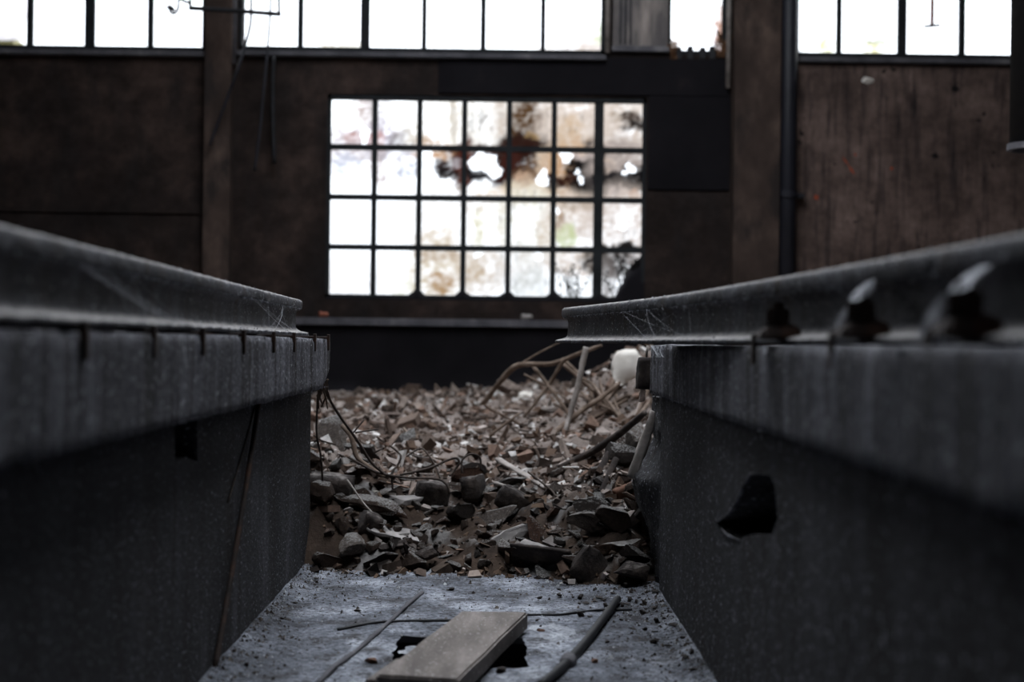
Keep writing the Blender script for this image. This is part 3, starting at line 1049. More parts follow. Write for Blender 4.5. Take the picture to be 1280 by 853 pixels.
named('brick', 540, 620, 6.62, (0.155, 0.11, 0.125), (4, 6, 8), M['darkstone'], 'large blackened brick in the middle of the near rubble slope, square front', 'brick', 1)
named('brick', 592, 611, 6.72, (0.085, 0.14, 0.115), (0, -8, -20), M['darkstone'], 'narrow blackened brick standing right of the larger square one', 'brick', 2)
named('brick', 412, 612, 6.45, (0.2, 0.14, 0.13), (8, 5, -6), M['darkstone'], 'blackened block under the wires beside the left wall end', 'block', 3)
named('slate', 490, 665, 6.26, (0.27, 0.16, 0.018), (16, 14, 30), M['greystone'], 'flat grey slate tilted on the left part of the near slope', 'slate', 4)
named('brick', 462, 656, 6.22, (0.1, 0.1, 0.10), (10, 24, 20), M['darkstone'], 'dark wedge-shaped block left of the tilted grey slate', 'block', 5)
named('stone', 497, 684, 6.12, (0.2, 0.1, 0.07), (0, 4, 6), M['darkstone'], 'flat dark stone just below the tilted grey slate', 'stone', 6, 'stone')
named('stone', 534, 692, 6.08, (0.14, 0.1, 0.06), (5, 8, 0), M['darkstone'], 'dark stone at the foot of the heap, right of the slate', 'stone', 7, 'stone')
named('stone', 503, 627, 6.55, (0.2, 0.12, 0.09), (14, -8, 12), M['greystone'], 'grey plaster lump left of the large blackened brick', 'plaster lump', 8, 'stone')
named('stone', 643, 668, 6.2, (0.28, 0.14, 0.09), (8, -6, 4), M['greystone'], 'long grey-topped stone above the dark angle board', 'stone', 9, 'stone')
named('brick', 643, 627, 6.55, (0.16, 0.1, 0.1), (6, 26, -12), M['darkstone'], 'dark wedge of brick in the dip of the rubble', 'brick', 10)
named('slate', 705, 616, 6.75, (0.17, 0.14, 0.02), (14, -6, -14), M['whitestone'], 'pale flat slab lying in the rubble', 'slab', 11)
named('slate', 738, 711, 5.82, (0.15, 0.05, 0.14), (-10, 40, 14), M['darkstone'], 'dark pointed slab standing on edge at the foot of the heap', 'slab', 12)
named('brick', 786, 616, 6.35, (0.13, 0.1, 0.075), (12, -14, -24), M['rustbrick'], 'rust-brown brick high against the right wall end', 'brick', 13)
named('stone', 808, 645, 6.0, (0.1, 0.12, 0.12), (0, 0, 0), M['darkstone'], 'round dark stone touching the right wall end', 'stone', 14, 'stone')
named('stone', 752, 658, 6.05, (0.24, 0.14, 0.09), (6, 10, 16), M['brownstone'], 'broad brown stone on the right of the near slope', 'stone', 15, 'stone')
named('stone', 770, 689, 5.9, (0.22, 0.14, 0.09), (4, -6, 8), M['brownstone'], 'long crusted brown stone above the pointed slab', 'stone', 16, 'stone')
named('stone', 793, 716, 5.72, (0.16, 0.1, 0.09), (0, 10, -10), M['darkstone'], 'dark lump in the right corner at the foot of the heap', 'stone', 17, 'stone')
named('stone', 470, 618, 6.6, (0.14, 0.1, 0.06), (10, 4, 0), M['whitestone'], 'white plaster chip on the slope below the wire loops', 'plaster chip', 18, 'stone')
bo = named('boulder', 789, 459, 9.1, (0.20, 0.18, 0.27), (0, 12, 10), M['whitestone'], 'smooth white boulder on the rubble pile behind the right beam end', 'boulder', 19, 'stone')
for p_ in bo.data.polygons:
    p_.use_smooth = True
named('stone', 644, 489, 11.6, (0.26, 0.2, 0.2), (0, 18, 8), M['stone'], 'rounded brown stone on the skyline of the rubble', 'stone', 20, 'stone')
named('brick', 661, 501, 11.2, (0.16, 0.12, 0.12), (0, 8, -16), M['whitestone'], 'pale square block below the rounded skyline stone', 'block', 21)
named('brick', 470, 514, 10.6, (0.2, 0.12, 0.08), (0, -24, 10), M['wood'], 'brown slanted block at the far left of the rubble', 'block', 22)
named('stone', 448, 514, 10.4, (0.12, 0.1, 0.11), (0, 0, 0), M['whitestone'], 'white stone left of the slanted brown block', 'stone', 23, 'stone')

# ---- crumbs on the pit floor
rnd = random.Random(23)
peb = [stone_mesh('crumb', s + 40, DIMS[s % 8], M['darkstone']) for s in range(4)]
n = 0
while n < 90:
    u = rnd.random()
    if u < 0.45:
        px, py = rnd.uniform(690, 835), 735 + abs(rnd.gauss(0, 26))
    elif u < 0.75:
        py = rnd.uniform(740, 850); px = 885 - (853 - py) * 0.55 - abs(rnd.gauss(0, 22))
    elif u < 0.9:
        py = rnd.uniform(718, 850); px = 290 + (850 - py) * 0.78 + abs(rnd.gauss(0, 12))
    else:
        px, py = rnd.uniform(420, 760), rnd.uniform(722, 800)
    p = F(px, py, 0.0)
    s = abs(rnd.gauss(0.007, 0.005)) + 0.004
    if not (XL_WALL + 0.02 < p.x < XR_WALL - 0.02) or p.y > front_edge(p.x) or (HX0 - .03 < p.x < HX1 + .03 and 3.8 < p.y < 5.25):
        continue
    k = rnd.randrange(4)
    place('crumb', peb[k], (p.x, p.y, floor_z(p.x, p.y) + s * DIMS[k][2] * 0.5), s, (0, 0, rnd.uniform(0, 6.28)),
          'small dark crumb of rubble scattered on the dusty pit floor', 'crumb', 'crumbs scattered on the pit floor')
    n += 1
for px, py, s, lab in ((465, 829, 0.026, 'brown crumb lying between the left pipe and the board'), (678, 791, 0.018, 'small rusty flake lying right of the board'),
                       (743, 829, 0.02, 'brown crumb lying right of the crusted pipe'), (626, 842, 0.022, 'dark lump beside the slot under the board'),
                       (510, 712, 0.022, 'black lump lying alone in front of the heap')):
    p = F(px, py, 0.0)
    place('crumb', stone_mesh('crumb', int(px), (1.3, .9, .6), M['rustbrick' if 'rusty' in lab or 'brown' in lab else 'darkstone']), (p.x, p.y, floor_z(p.x, p.y) + s * 0.3), s, (0, 0, px), lab, 'crumb')


# ---- fine grit on the pit floor
rnd = random.Random(61)
V, Fc, T = [], [], []
gp = [lin(52, 46, 43), lin(84, 76, 70), lin(170, 172, 178), lin(196, 198, 202), lin(120, 112, 106)]
for k in range(5200):
    u = rnd.random()
    if u < 0.3:
        x, y = XL_WALL + 0.01 + rnd.expovariate(14), rnd.uniform(3.9, 6.1)
    elif u < 0.62:
        x, y = XR_WALL - 0.01 - rnd.expovariate(8), rnd.uniform(3.9, 5.7)
    elif u < 0.85:
        x = rnd.uniform(XL_WALL, XR_WALL); y = front_edge(x) - rnd.expovariate(5)
    else:
        x, y = rnd.uniform(XL_WALL, XR_WALL), rnd.uniform(3.8, 6)
    if not (XL_WALL < x < XR_WALL) or inh(x, y):
        continue
    s = min(0.010, 0.0012 + rnd.expovariate(1 / 0.0016))
    c = Vector((x, y, floor_z(x, y) + s * 0.3))
    b = len(V)
    a0 = rnd.uniform(0, 6.28)
    for q in range(3):
        V.append(c + Vector((math.cos(a0 + q * 2.1) * s * rnd.uniform(.7, 1.5), math.sin(a0 + q * 2.1) * s * rnd.uniform(.7, 1.5), -s * .4)))
    V.append(c + Vector((0, 0, s * rnd.uniform(.5, 1.1))))
    Fc += [(b, b + 1, b + 3), (b + 1, b + 2, b + 3), (b + 2, b, b + 3), (b, b + 2, b + 1)]
    T += [rnd.choice(gp)] * 4
o = mesh_obj('grit', V, Fc, M['chips'])
set_attr(o, 'tone', T)
tag(o, 'fine grit and flakes scattered over the pit floor and along its walls', 'grit', kind='stuff')


# ---- pale dust drifts
def drift(pxs, py, rx, ry, h, label, seed, z=None):
    c = F(pxs, py, 0.0)
    V, Fc = [], []
    n, m = 40, 12
    for j in range(m + 1):
        r = j / m
        for i in range(n):
            a = 2 * math.pi * i / n
            w_ = 1 + 0.35 * n1(math.cos(a) * 1.6, math.sin(a) * 1.6, seed) + 0.18 * n1(math.cos(a) * 5, math.sin(a) * 5, seed)
            x, y = c.x + math.cos(a) * rx * r * w_, c.y + math.sin(a) * ry * r * w_
            x = min(max(x, XL_WALL + 0.002), XR_WALL - 0.002)
            zz = floor_z(x, y) - 0.004 + h * (1 - r ** 1.6) * (0.7 + 0.6 * n1(x * 30, y * 30, seed)) + 0.004 * n1(x * 70, y * 70)
            V.append((x, y, zz))
    for j in range(m):
        for i in range(n):
            i2 = (i + 1) % n
            Fc.append((j * n + i, j * n + i2, (j + 1) * n + i2, (j + 1) * n + i))
    o = mesh_obj('dust_drift', V, Fc, M['dust'], smooth=True)
    return tag(o, label, 'dust', kind='stuff')


drift(690, 790, 0.10, 0.16, 0.016, 'pale dust drift on the floor right of the board', 3)
drift(822, 722, 0.05, 0.16, 0.05, 'pale dust banked against the foot of the right pit wall end', 7)
drift(655, 846, 0.10, 0.05, 0.012, 'pale dust in front of the slot', 11)
drift(520, 812, 0.05, 0.06, 0.010, 'pale dust left of the board', 15)


# ---- sticks, boards and wires
def stick(name, pts, r, mat, label, cat, n=8, jitter=0.25, branches=()):
    if branches:
        base = Vector(pts[0])
        t = empty(name, base, label, cat, kind='thing')
        mb = MB(); mb.tube([Vector(p) - base for p in pts], r, n, jitter=jitter); mb.obj('stem', mat, t, smooth=True)
        for bp, rr in branches:
            mb = MB(); mb.tube([Vector(p) - base for p in bp], rr, n, jitter=jitter); mb.obj('twig', mat, t, smooth=True)
        return t
    mb = MB(); mb.tube(pts, r, n, jitter=jitter)
    o = mb.obj(name, mat, smooth=True)
    relocate(o, pts[0])
    return tag(o, label, cat, kind='thing')


def PP(*a):                              # (px, py, Y) triples
    return [P(*q) for q in a]


stick('stick', PP((697, 586, 7.0), (735, 568, 6.9), (775, 542, 6.75), (806, 516, 6.6)), [0.017, 0.019, 0.018, 0.014], M['darkwood'], 'thick brown stick slanting up from the rubble to the right wall end', 'stick')
stick('branch', PP((604, 505, 9.3), (628, 474, 9.2), (648, 457, 9.1), (690, 455, 9.0), (722, 443, 8.9), (752, 432, 8.8)), [0.018, 0.018, 0.018, 0.016, 0.014, 0.010], M['wood'],
      'crooked bare branch arching over the rubble below the right rail end', 'branch',
      branches=[(PP((705, 449, 8.95), (688, 478, 9.0), (672, 500, 9.0), (655, 522, 9.05)), [0.014, 0.013, 0.012, 0.008]),
                (PP((648, 457, 9.1), (676, 440, 9.1), (700, 428, 9.1)), [0.008, 0.006, 0.004])])
stick('branch', PP((733, 434, 8.5), (728, 455, 8.5), (722, 485, 8.5), (712, 520, 8.5), (706, 540, 8.45)), [0.019, 0.018, 0.017, 0.015, 0.012], M['palewood'], 'pale straight branch dropping from the right rail end into the rubble', 'branch')
stick('branch', PP((690, 545, 8.4), (725, 515, 8.6), (752, 497, 8.7), (775, 478, 8.8)), [0.018, 0.018, 0.016, 0.010], M['wood'], 'brown branch slanting up the pile below the white boulder', 'branch',
      branches=[(PP((752, 497, 8.7), (740, 480, 8.9), (720, 470, 9.0)), [0.011, 0.009, 0.005])])
stick('twig', PP((612, 545, 8.1), (640, 524, 8.2), (650, 516, 8.3)), [0.009, 0.008, 0.005], M['wood'], 'thin twig end leaning left at the middle of the rubble', 'twig')
rnd = random.Random(31)
for k in range(34):                      # straw-like twigs on the right pile and the far field
    if k < 18:
        px, py, Y = rnd.uniform(715, 800), rnd.uniform(470, 545), rnd.uniform(8.7, 9.6)
    else:
        px, py, Y = rnd.uniform(430, 700), rnd.uniform(495, 570), 0
    if Y == 0:
        Y = 7.6 + (570 - py) / 75 * 4.2
    p = P(px, py, Y); p.z = heap(p.x, p.y) + 0.02
    ang = rnd.uniform(0, 3.14); L = rnd.uniform(0.1, 0.28) * (1.7 if k < 18 else 1)
    dv = Vector((math.cos(ang), math.sin(ang), rnd.uniform(-0.1, 0.55) + (0.35 if k < 18 else 0))) * L
    stick('twig', [p, p + dv * 0.5 + Vector((rnd.gauss(0, .02), rnd.gauss(0, .02), 0.01)), p + dv], rnd.uniform(0.004, 0.009) * (1.6 if k < 18 else 1), M['wood'], None, None, 5)
    tag(bpy.context.scene.objects[-1] if False else C.objects[-1], 'thin brown twig lying among the debris of the heap', 'twig', 'twigs lying in the debris')


def plank3(name, a, b, w, th, mat, label, cat, up=Vector((0, 0, 1)), twist=0.0):
    a, b = Vector(a), Vector(b)
    t = (b - a).normalized()
    s = t.cross(up).normalized()
    u = s.cross(t)
    rot = Matrix.Rotation(twist, 3, t)
    s, u = rot @ s, rot @ u
    bm = rough_box(0, (b - a).length, -w / 2, w / 2, -th / 2, th / 2, 22, 4, 2, 0.002, 0.004, 20)
    Mx = Matrix((t, s, u)).transposed().to_4x4()
    o = bm_obj(name, bm, mat, smooth=True)
    o.matrix_world = Matrix.Translation(a) @ Mx
    return tag(o, label, cat, kind='thing')


plank3('lath', P(789, 598, 6.0), P(819, 515, 6.05), 0.045, 0.014, M['palewood'], 'pale grey lath propped upright against the right wall end', 'lath', Vector((0, 1, 0.2)), 0.25)
plank3('lath', P(738, 612, 6.5), P(762, 566, 6.7), 0.035, 0.014, M['darkwood'], 'charred lath sticking up left of the pale propped lath', 'lath', Vector((0, 1, 0.2)))
plank3('lath', P(752, 616, 6.45), P(771, 572, 6.6), 0.03, 0.012, M['darkwood'], 'second charred lath, close right of the first charred one', 'lath', Vector((0, 1, 0.2)))
plank3('lath', P(622, 574, 7.2), P(704, 622, 6.65), 0.04, 0.014, M['palewood'], 'pale lath running downhill to the bright flat slab', 'lath')
plank3('lath', P(618, 604, 6.8), P(672, 618, 6.7), 0.03, 0.014, M['palewood'], 'short pale lath lying behind the dark wedge of brick', 'lath')
plank3('angle_board', P(640, 690, 6.02), P(716, 700, 5.9), 0.10, 0.018, M['darkwood'], 'dark board lying on edge with a lit upper rim, foot of the heap', 'board', Vector((0, 1, 0.5)), 0.15)
plank3('angle_board', P(652, 678, 6.06), P(714, 697, 5.92), 0.05, 0.012, M['greystone'], 'narrow grey strip resting on the dark edge-on board', 'board', Vector((0, 0, 1)), 0.3)

W = M['wire']
stick('wire', PP((398, 488, 6.28), (396, 520, 6.3), (396, 545, 6.3), (401, 570, 6.32), (403, 600, 6.35), (403, 628, 6.38)), 0.0052, W, 'dark wire hanging straight down beside the left wall end', 'wire', 6)
stick('wire', PP((404, 482, 6.26), (414, 503, 6.3), (430, 528, 6.35), (446, 550, 6.4), (464, 578, 6.45), (480, 592, 6.5), (494, 599, 6.5)), 0.0062, W, 'long dark wire slanting from the left beam end to the rubble', 'wire', 6,
      branches=[(PP((442, 541, 6.4), (449, 532, 6.4), (456, 524, 6.42)), 0.004), (PP((444, 541, 6.4), (458, 539, 6.42), (473, 537, 6.45)), 0.004)])
stick('root', PP((427, 532, 6.6), (439, 546, 6.58), (444, 566, 6.56), (450, 576, 6.55), (470, 590, 6.55), (485, 598, 6.5)), [0.010, 0.012, 0.012, 0.011, 0.010, 0.007], M['wood'], 'thick brown root bending down into the tangle of wires', 'root')
stick('wire', PP((436, 572, 6.5), (470, 590, 6.5), (505, 597, 6.5), (545, 599, 6.55), (558, 606, 6.55), (562, 618, 6.55)), 0.006, W, 'dark wire lying level across the slope to the blackened brick', 'wire', 6)
stick('wire', PP((487, 557, 6.6), (498, 566, 6.58), (501, 572, 6.56), (497, 582, 6.55), (490, 592, 6.52), (491, 612, 6.5)), 0.0052, W, 'short bent wire with a sharp hook standing up from the tangle', 'wire', 6)
stick('wire', PP((500, 594, 6.5), (535, 586, 6.55), (556, 577, 6.6), (570, 573, 6.6), (574, 579, 6.6), (568, 588, 6.6), (562, 595, 6.58)), 0.006, W, 'wire bent into a narrow loop above the large blackened brick', 'wire', 6)
stick('wire', PP((578, 592, 6.65), (577, 578, 6.66), (583, 570, 6.67), (592, 568, 6.68), (600, 573, 6.7), (601, 588, 6.7)), 0.005, W, 'wire arched into a round hoop above the narrow brick', 'wire', 6)
stick('wire', PP((508, 571, 6.7), (525, 561, 6.72), (533, 566, 6.7), (544, 582, 6.66), (550, 598, 6.62)), 0.004, W, 'thin wire forming a low peak between the tangle and the loop', 'wire', 6)
stick('wire', PP((392, 544, 6.35), (402, 551, 6.36), (420, 556, 6.38)), 0.004, W, 'short wire stub poking out by the left wall end', 'wire', 6)
stick('wire', PP((468, 566, 6.6), (478, 561, 6.62)), 0.0045, W, 'straight wire stub behind the slanting wire', 'wire', 6)
stick('wire', PP((660, 590, 6.8), (688, 612, 6.66), (694, 620, 6.62), (702, 626, 6.6), (715, 622, 6.6), (734, 618, 6.6)), 0.005, W, 'bent wire lying over the pale flat slab', 'wire', 6)
stick('wire', PP((434, 600, 6.36), (455, 630, 6.3), (470, 645, 6.27)), 0.004, M['palewood'], 'pale string-like wire running down the left slope', 'wire', 6)
# root bundle under the left beam end
t = empty('root_tuft', P(403, 486, 6.16), 'tuft of dry roots clinging under the left beam end', 'roots', kind='thing')
rnd = random.Random(8)
for k in range(9):
    a = P(398 + rnd.uniform(0, 12), 473 + rnd.uniform(0, 6), 6.17) - t.location
    b = P(394 + rnd.uniform(0, 22), 490 + rnd.uniform(0, 22), 6.24) - t.location
    mb = MB(); mb.tube([a, a.lerp(b, .5) + Vector((rnd.gauss(0, .012), 0, rnd.gauss(0, .006))), b], 0.0035, 5, jitter=0.4)
    mb.obj('root', M['wood'], t, smooth=True)

# ---- bits at the broken end of the right wall
p = P(806, 467, 5.76)
bm = rough_box(-0.03, 0.03, -0.04, 0.04, -0.065, 0.065, 5, 5, 8, 0.004, 0.008, 25)
o = bm_obj('timber_stub', bm, M['darkwood'], smooth=True); o.location = p; o.rotation_euler = (0, 0.05, 0.1)
tag(o, 'short charred timber stub against the end of the right beam', 'timber stub', kind='thing')
stick('steel_pin', PP((808, 448, 5.76), (809.5, 432, 5.76)), 0.0045, M['palewood'], 'thin pale pin standing on the charred stub under the rail', 'pin', 8, 0)
p = P(803, 497, 6.0)
place('stone', stone_mesh('stone', 77, (0.034, 0.03, 0.04), M['stone']), p, 1.0, (0, 0, 0), 'small round brown stone wedged under the charred timber stub', 'stone')
# ragged concrete toe of the right wall
def toe_post(c, p):
    c = c.copy()
    h = p.z / 0.74
    if p.x < XR_WALL + 0.05:
        prof = lerp_table([(0, 0.0), (0.25, 0.02), (0.42, 0.05), (0.58, 0.075), (0.64, 0.02), (0.75, -0.02), (1.0, -0.01)], h + 0.03 * n1(p.y * 7, 2))
        c.x = XR_WALL + 0.012 - prof * sm(5.5, 5.8, p.y) + 0.016 * n1(p.y * 9, p.z * 9) + 0.008 * n1(p.y * 25, p.z * 25)
    return c
bm = rough_box(XR_WALL - 0.02, 1.1, 5.555, 6.15, -0.05, 0.76, 10, 30, 34, 0.012, 0.02, 8, toe_post, 9.0)
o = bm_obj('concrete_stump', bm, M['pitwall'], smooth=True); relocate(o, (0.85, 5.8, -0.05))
tag(o, 'ragged broken concrete stump at the end of the right pit wall', 'concrete stump', kind='thing')


# ================================================================== BACK WALL
YB = 13.0


def Wp(px, py):
    p = P(px, py, YB)
    return p.x, p.z


def rect(x0, y0, x1, y1):
    a = Wp(x0, (y0 + y1) / 2)[0]; b = Wp(x1, (y0 + y1) / 2)[0]
    c = Wp((x0 + x1) / 2, y1)[1]; d = Wp((x0 + x1) / 2, y0)[1]
    return a, b, c, d                    # x0 x1 z0 z1


TOPY = -190
wins = {1: rect(-330, TOPY, 258, 61), 2: rect(300, TOPY, 757, 66), 3: rect(836, TOPY, 909, 69), 4: rect(996, TOPY, 1600, 75), 5: rect(408, 120, 807, 376)}
ztop = 7.0
outer = [(-9, -0.2), (9, -0.2), (9, ztop), (-9, ztop)]
loops = [outer] + [[(a, c), (b, c), (b, d), (a, d)] for a, b, c, d in wins.values()]
flat = [q for l in loops for q in l]
tr = tessellate_polygon([[Vector((a, b, 0)) for a, b in l] for l in loops])
V = [(a, YB, b) for a, b in flat] + [(a, YB + 0.3, b) for a, b in flat]
n = len(flat)
Fc = [tuple(t) for t in tr] + [tuple(i + n for i in reversed(t)) for t in tr]
k0 = 0
for l in loops:
    for k in range(len(l)):
        a, b = k0 + k, k0 + (k + 1) % len(l)
        Fc.append((a, b, n + b, n + a))
    k0 += len(l)
o = mesh_obj('wall_back', V, Fc, M['wallback'])
bm = bmesh.new(); bm.from_mesh(o.data); bmesh.ops.recalc_face_normals(bm, faces=bm.faces); bm.to_mesh(o.data); bm.free()
tag(o, kind='structure')

LS = 2.5                                 # brightness of the sky outside
def tint(r, g, b):
    return tuple(min(1.0, c / LS * 1.02) for c in lin(r, g, b))


def window(idx, rc_, vbars, hbars, bar, thick, stainf, res):
    x0, x1, z0, z1 = rc_
    fr = MB()
    fw = 0.045
    yb0, yb1 = YB + 0.02, YB + 0.07
    fr.box(x0 - 0.01, x1 + 0.01, yb0 - 0.01, yb1, z0 - 0.01, z0 + fw)
    fr.box(x0 - 0.01, x1 + 0.01, yb0 - 0.01, yb1, z1 - fw, z1 + 0.01)
    fr.box(x0 - 0.01, x0 + fw * 0.7, yb0 - 0.01, yb1, z0, z1)
    fr.box(x1 - fw * 0.7, x1 + 0.01, yb0 - 0.01, yb1, z0, z1)
    for x, w in vbars:
        fr.box(x - w / 2, x + w / 2, yb0, yb1 - 0.005, z0, z1)
    for z in hbars:
        fr.box(x0, x1, yb0 + 0.004, yb1 - 0.009, z - bar / 2, z + bar / 2)
    root = fr.obj('window_%d' % idx, M['frame'])
    tag(root, kind='structure')
    nx_, nz_ = max(2, int((x1 - x0) / res)), max(2, int((z1 - z0) / res))
    V, Fc, T = [], [], []
    for j in range(nz_ + 1):
        for i in range(nx_ + 1):
            x = x0 + (x1 - x0) * i / nx_; z = z0 + (z1 - z0) * j / nz_
            V.append((x, YB + 0.045, z))
            T.append(stainf(x, z))
    for j in range(nz_):
        for i in range(nx_):
            a = j * (nx_ + 1) + i
            Fc.append((a, a + 1, a + nx_ + 2, a + nx_ + 1))
    g = mesh_obj('glass', V, Fc, M['glass'], root)
    set_attr(g, 'stain', T)
    return root


# stains are laid out in the window's own columns and rows (u in 0..7, v in 0..4 from the top)
BLOBS = [  # u, v, ru, rv, colour, strength
    (0.85, 0.25, .22, .5, (196, 176, 166), .9), (0.5, 0.85, .45, .2, (206, 190, 188), .9), (0.55, .9, .18, .15, (190, 140, 130), .7),
    (1.12, .15, .25, .4, (206, 196, 192), .8), (1.2, .8, .35, .3, (196, 184, 190), .9), (1.75, .85, .3, .16, (120, 112, 112), .8), (1.05, .9, .2, .2, (205, 140, 125), .6),
    (2.78, .4, .06, .42, (96, 80, 50), .85), (2.5, .6, .8, .6, (240, 226, 205), .7), (3.5, .6, .7, .6, (246, 236, 222), .7), (2.2, .92, .25, .12, (190, 150, 110), .7),
    (3.4, .45, .06, .2, (170, 166, 160), .8), (3.15, .5, .06, .2, (190, 186, 180), .8),
    (4.5, .45, .8, .7, (214, 198, 182), 1.0), (4.4, .55, .3, .35, (120, 82, 46), .85), (4.5, .9, .5, .14, (52, 26, 16), .95), (4.75, .78, .25, .08, (36, 26, 20), .9), (4.5, .75, .14, .07, (222, 180, 120), .8),
    (5.5, .5, .75, .7, (226, 208, 192), 1.0), (5.3, .7, .3, .3, (206, 174, 138), .7),
    (6.5, .5, .75, .7, (218, 200, 184), 1.0), (6.65, .35, .2, .07, (110, 92, 80), .8), (6.8, .48, .2, .06, (60, 50, 44), .9), (6.72, .6, .2, .05, (80, 66, 56), .8), (6.3, .35, .1, .1, (170, 150, 130), .7),
    (0.5, 1.12, .6, .2, (206, 190, 188), .9), (0.4, 1.4, .4, .18, (214, 214, 224), .8), (1.1, 1.35, .16, .4, (176, 150, 140), .8), (1.5, 1.15, .6, .14, (190, 180, 184), .8), (1.75, 1.45, .3, .14, (176, 174, 186), .8),
    (2.5, 1.12, .5, .12, (206, 160, 120), .9), (2.8, 1.38, .36, .12, (76, 56, 54), .95), (2.95, 1.45, .14, .34, (112, 44, 24), .95), (2.7, 1.52, .28, .06, (40, 34, 34), .9), (2.85, 1.3, .12, .06, (200, 190, 190), .7),
    (3.5, 1.1, .6, .1, (96, 40, 26), .9), (3.05, 1.35, .1, .4, (126, 56, 34), .9), (3.28, 1.5, .16, .13, (34, 36, 36), .95), (3.55, 1.55, .3, .08, (44, 40, 42), .9), (3.88, 1.4, .18, .32, (70, 30, 26), .95), (3.6, 1.9, .4, .12, (246, 220, 190), .8),
    (4.3, 1.25, .42, .36, (62, 30, 20), 1.0), (4.05, 1.4, .14, .3, (84, 38, 28), .9), (4.45, 1.5, .3, .12, (120, 84, 60), .9), (4.8, 1.3, .2, .3, (240, 220, 196), .9), (4.4, 1.85, .5, .2, (240, 214, 180), .9), (4.3, 1.6, .2, .12, (206, 170, 140), .8),
    (5.5, 1.5, .8, .6, (206, 170, 136), 1.0), (5.25, 1.4, .25, .3, (190, 140, 90), .8), (5.7, 1.25, .3, .1, (40, 34, 34), .9), (5.62, 1.5, .25, .22, (24, 20, 20), 1.0), (5.85, 1.55, .18, .5, (22, 20, 22), .95), (5.2, 1.65, .3, .1, (70, 34, 22), .95), (5.55, 1.8, .16, .1, (30, 26, 24), .9), (5.6, 1.12, .3, .08, (220, 200, 190), .7),
    (6.4, 1.35, .6, .5, (176, 160, 150), 1.0), (6.75, 1.6, .28, .2, (26, 24, 26), 1.0), (6.3, 1.62, .4, .12, (44, 40, 42), .9), (6.3, 1.82, .3, .1, (200, 184, 176), .8), (6.75, 1.9, .16, .1, (206, 150, 110), .8), (6.02, 1.6, .1, .5, (26, 24, 26), .9),
    (2.5, 2.5, .75, .7, (250, 238, 224), .6), (2.4, 2.8, .4, .2, (236, 214, 184), .7), (3.35, 2.55, .1, .4, (226, 214, 170), .7), (3.5, 2.15, .6, .1, (240, 222, 206), .6), (3.9, 2.5, .15, .4, (238, 212, 186), .6),
    (4.5, 2.5, .75, .7, (246, 240, 218), .6), (4.85, 2.7, .2, .3, (230, 206, 180), .7), (5.4, 2.3, .6, .4, (228, 206, 186), .8), (5.3, 2.7, .2, .2, (220, 226, 170), .8), (5.15, 2.35, .08, .2, (170, 130, 90), .7), (5.6, 2.1, .4, .08, (190, 170, 150), .7),
    (6.5, 2.5, .75, .7, (226, 206, 190), .8), (6.6, 2.93, .4, .07, (40, 36, 34), .9), (6.1, 2.97, .3, .06, (40, 30, 30), .8),
    (0.5, 3.7, .7, .4, (250, 240, 232), .5), (1.7, 3.75, .3, .2, (246, 236, 196), .6), (2.5, 3.5, .6, .5, (236, 214, 180), .8), (2.55, 3.65, .25, .2, (200, 156, 106), .8), (2.45, 3.1, .5, .12, (214, 188, 160), .7),
    (3.4, 3.4, .5, .4, (240, 220, 198), .8), (3.3, 3.45, .16, .2, (214, 184, 144), .7), (4.3, 3.3, .5, .4, (246, 234, 222), .6), (4.5, 3.7, .4, .3, (226, 226, 216), .6), (5.5, 3.2, .6, .25, (226, 200, 176), .8),
    (6.2, 3.2, .4, .2, (60, 50, 46), .85), (6.15, 3.6, .25, .35, (150, 140, 134), .8), (6.85, 3.2, .2, .14, (150, 134, 126), .7),
]
SPOTS = [(2.2, 1.6, .25, .22), (2.15, 1.15, .12, .12), (3.4, 1.28, .3, .2), (3.7, 1.45, .16, .14), (4.72, 1.58, .17, .17), (5.25, 1.15, .14, .12), (5.5, 1.45, .07, .06), (5.6, 1.58, .07, .06),
         (6.55, 1.45, .08, .07), (6.68, 1.36, .07, .06), (0.82, .82, .09, .18), (5.1, 2.2, .08, .1), (6.5, 2.45, .1, .12), (3.35, 3.12, .13, .06), (4.65, 3.12, .09, .09)]
x0, x1, z0, z1 = wins[5]
GX = lambda u: x0 + 0.02 + (x1 - x0 - 0.04) * u / 7.0
GZ = lambda v: z1 - 0.02 - (z1 - z0 - 0.04) * v / 4.0


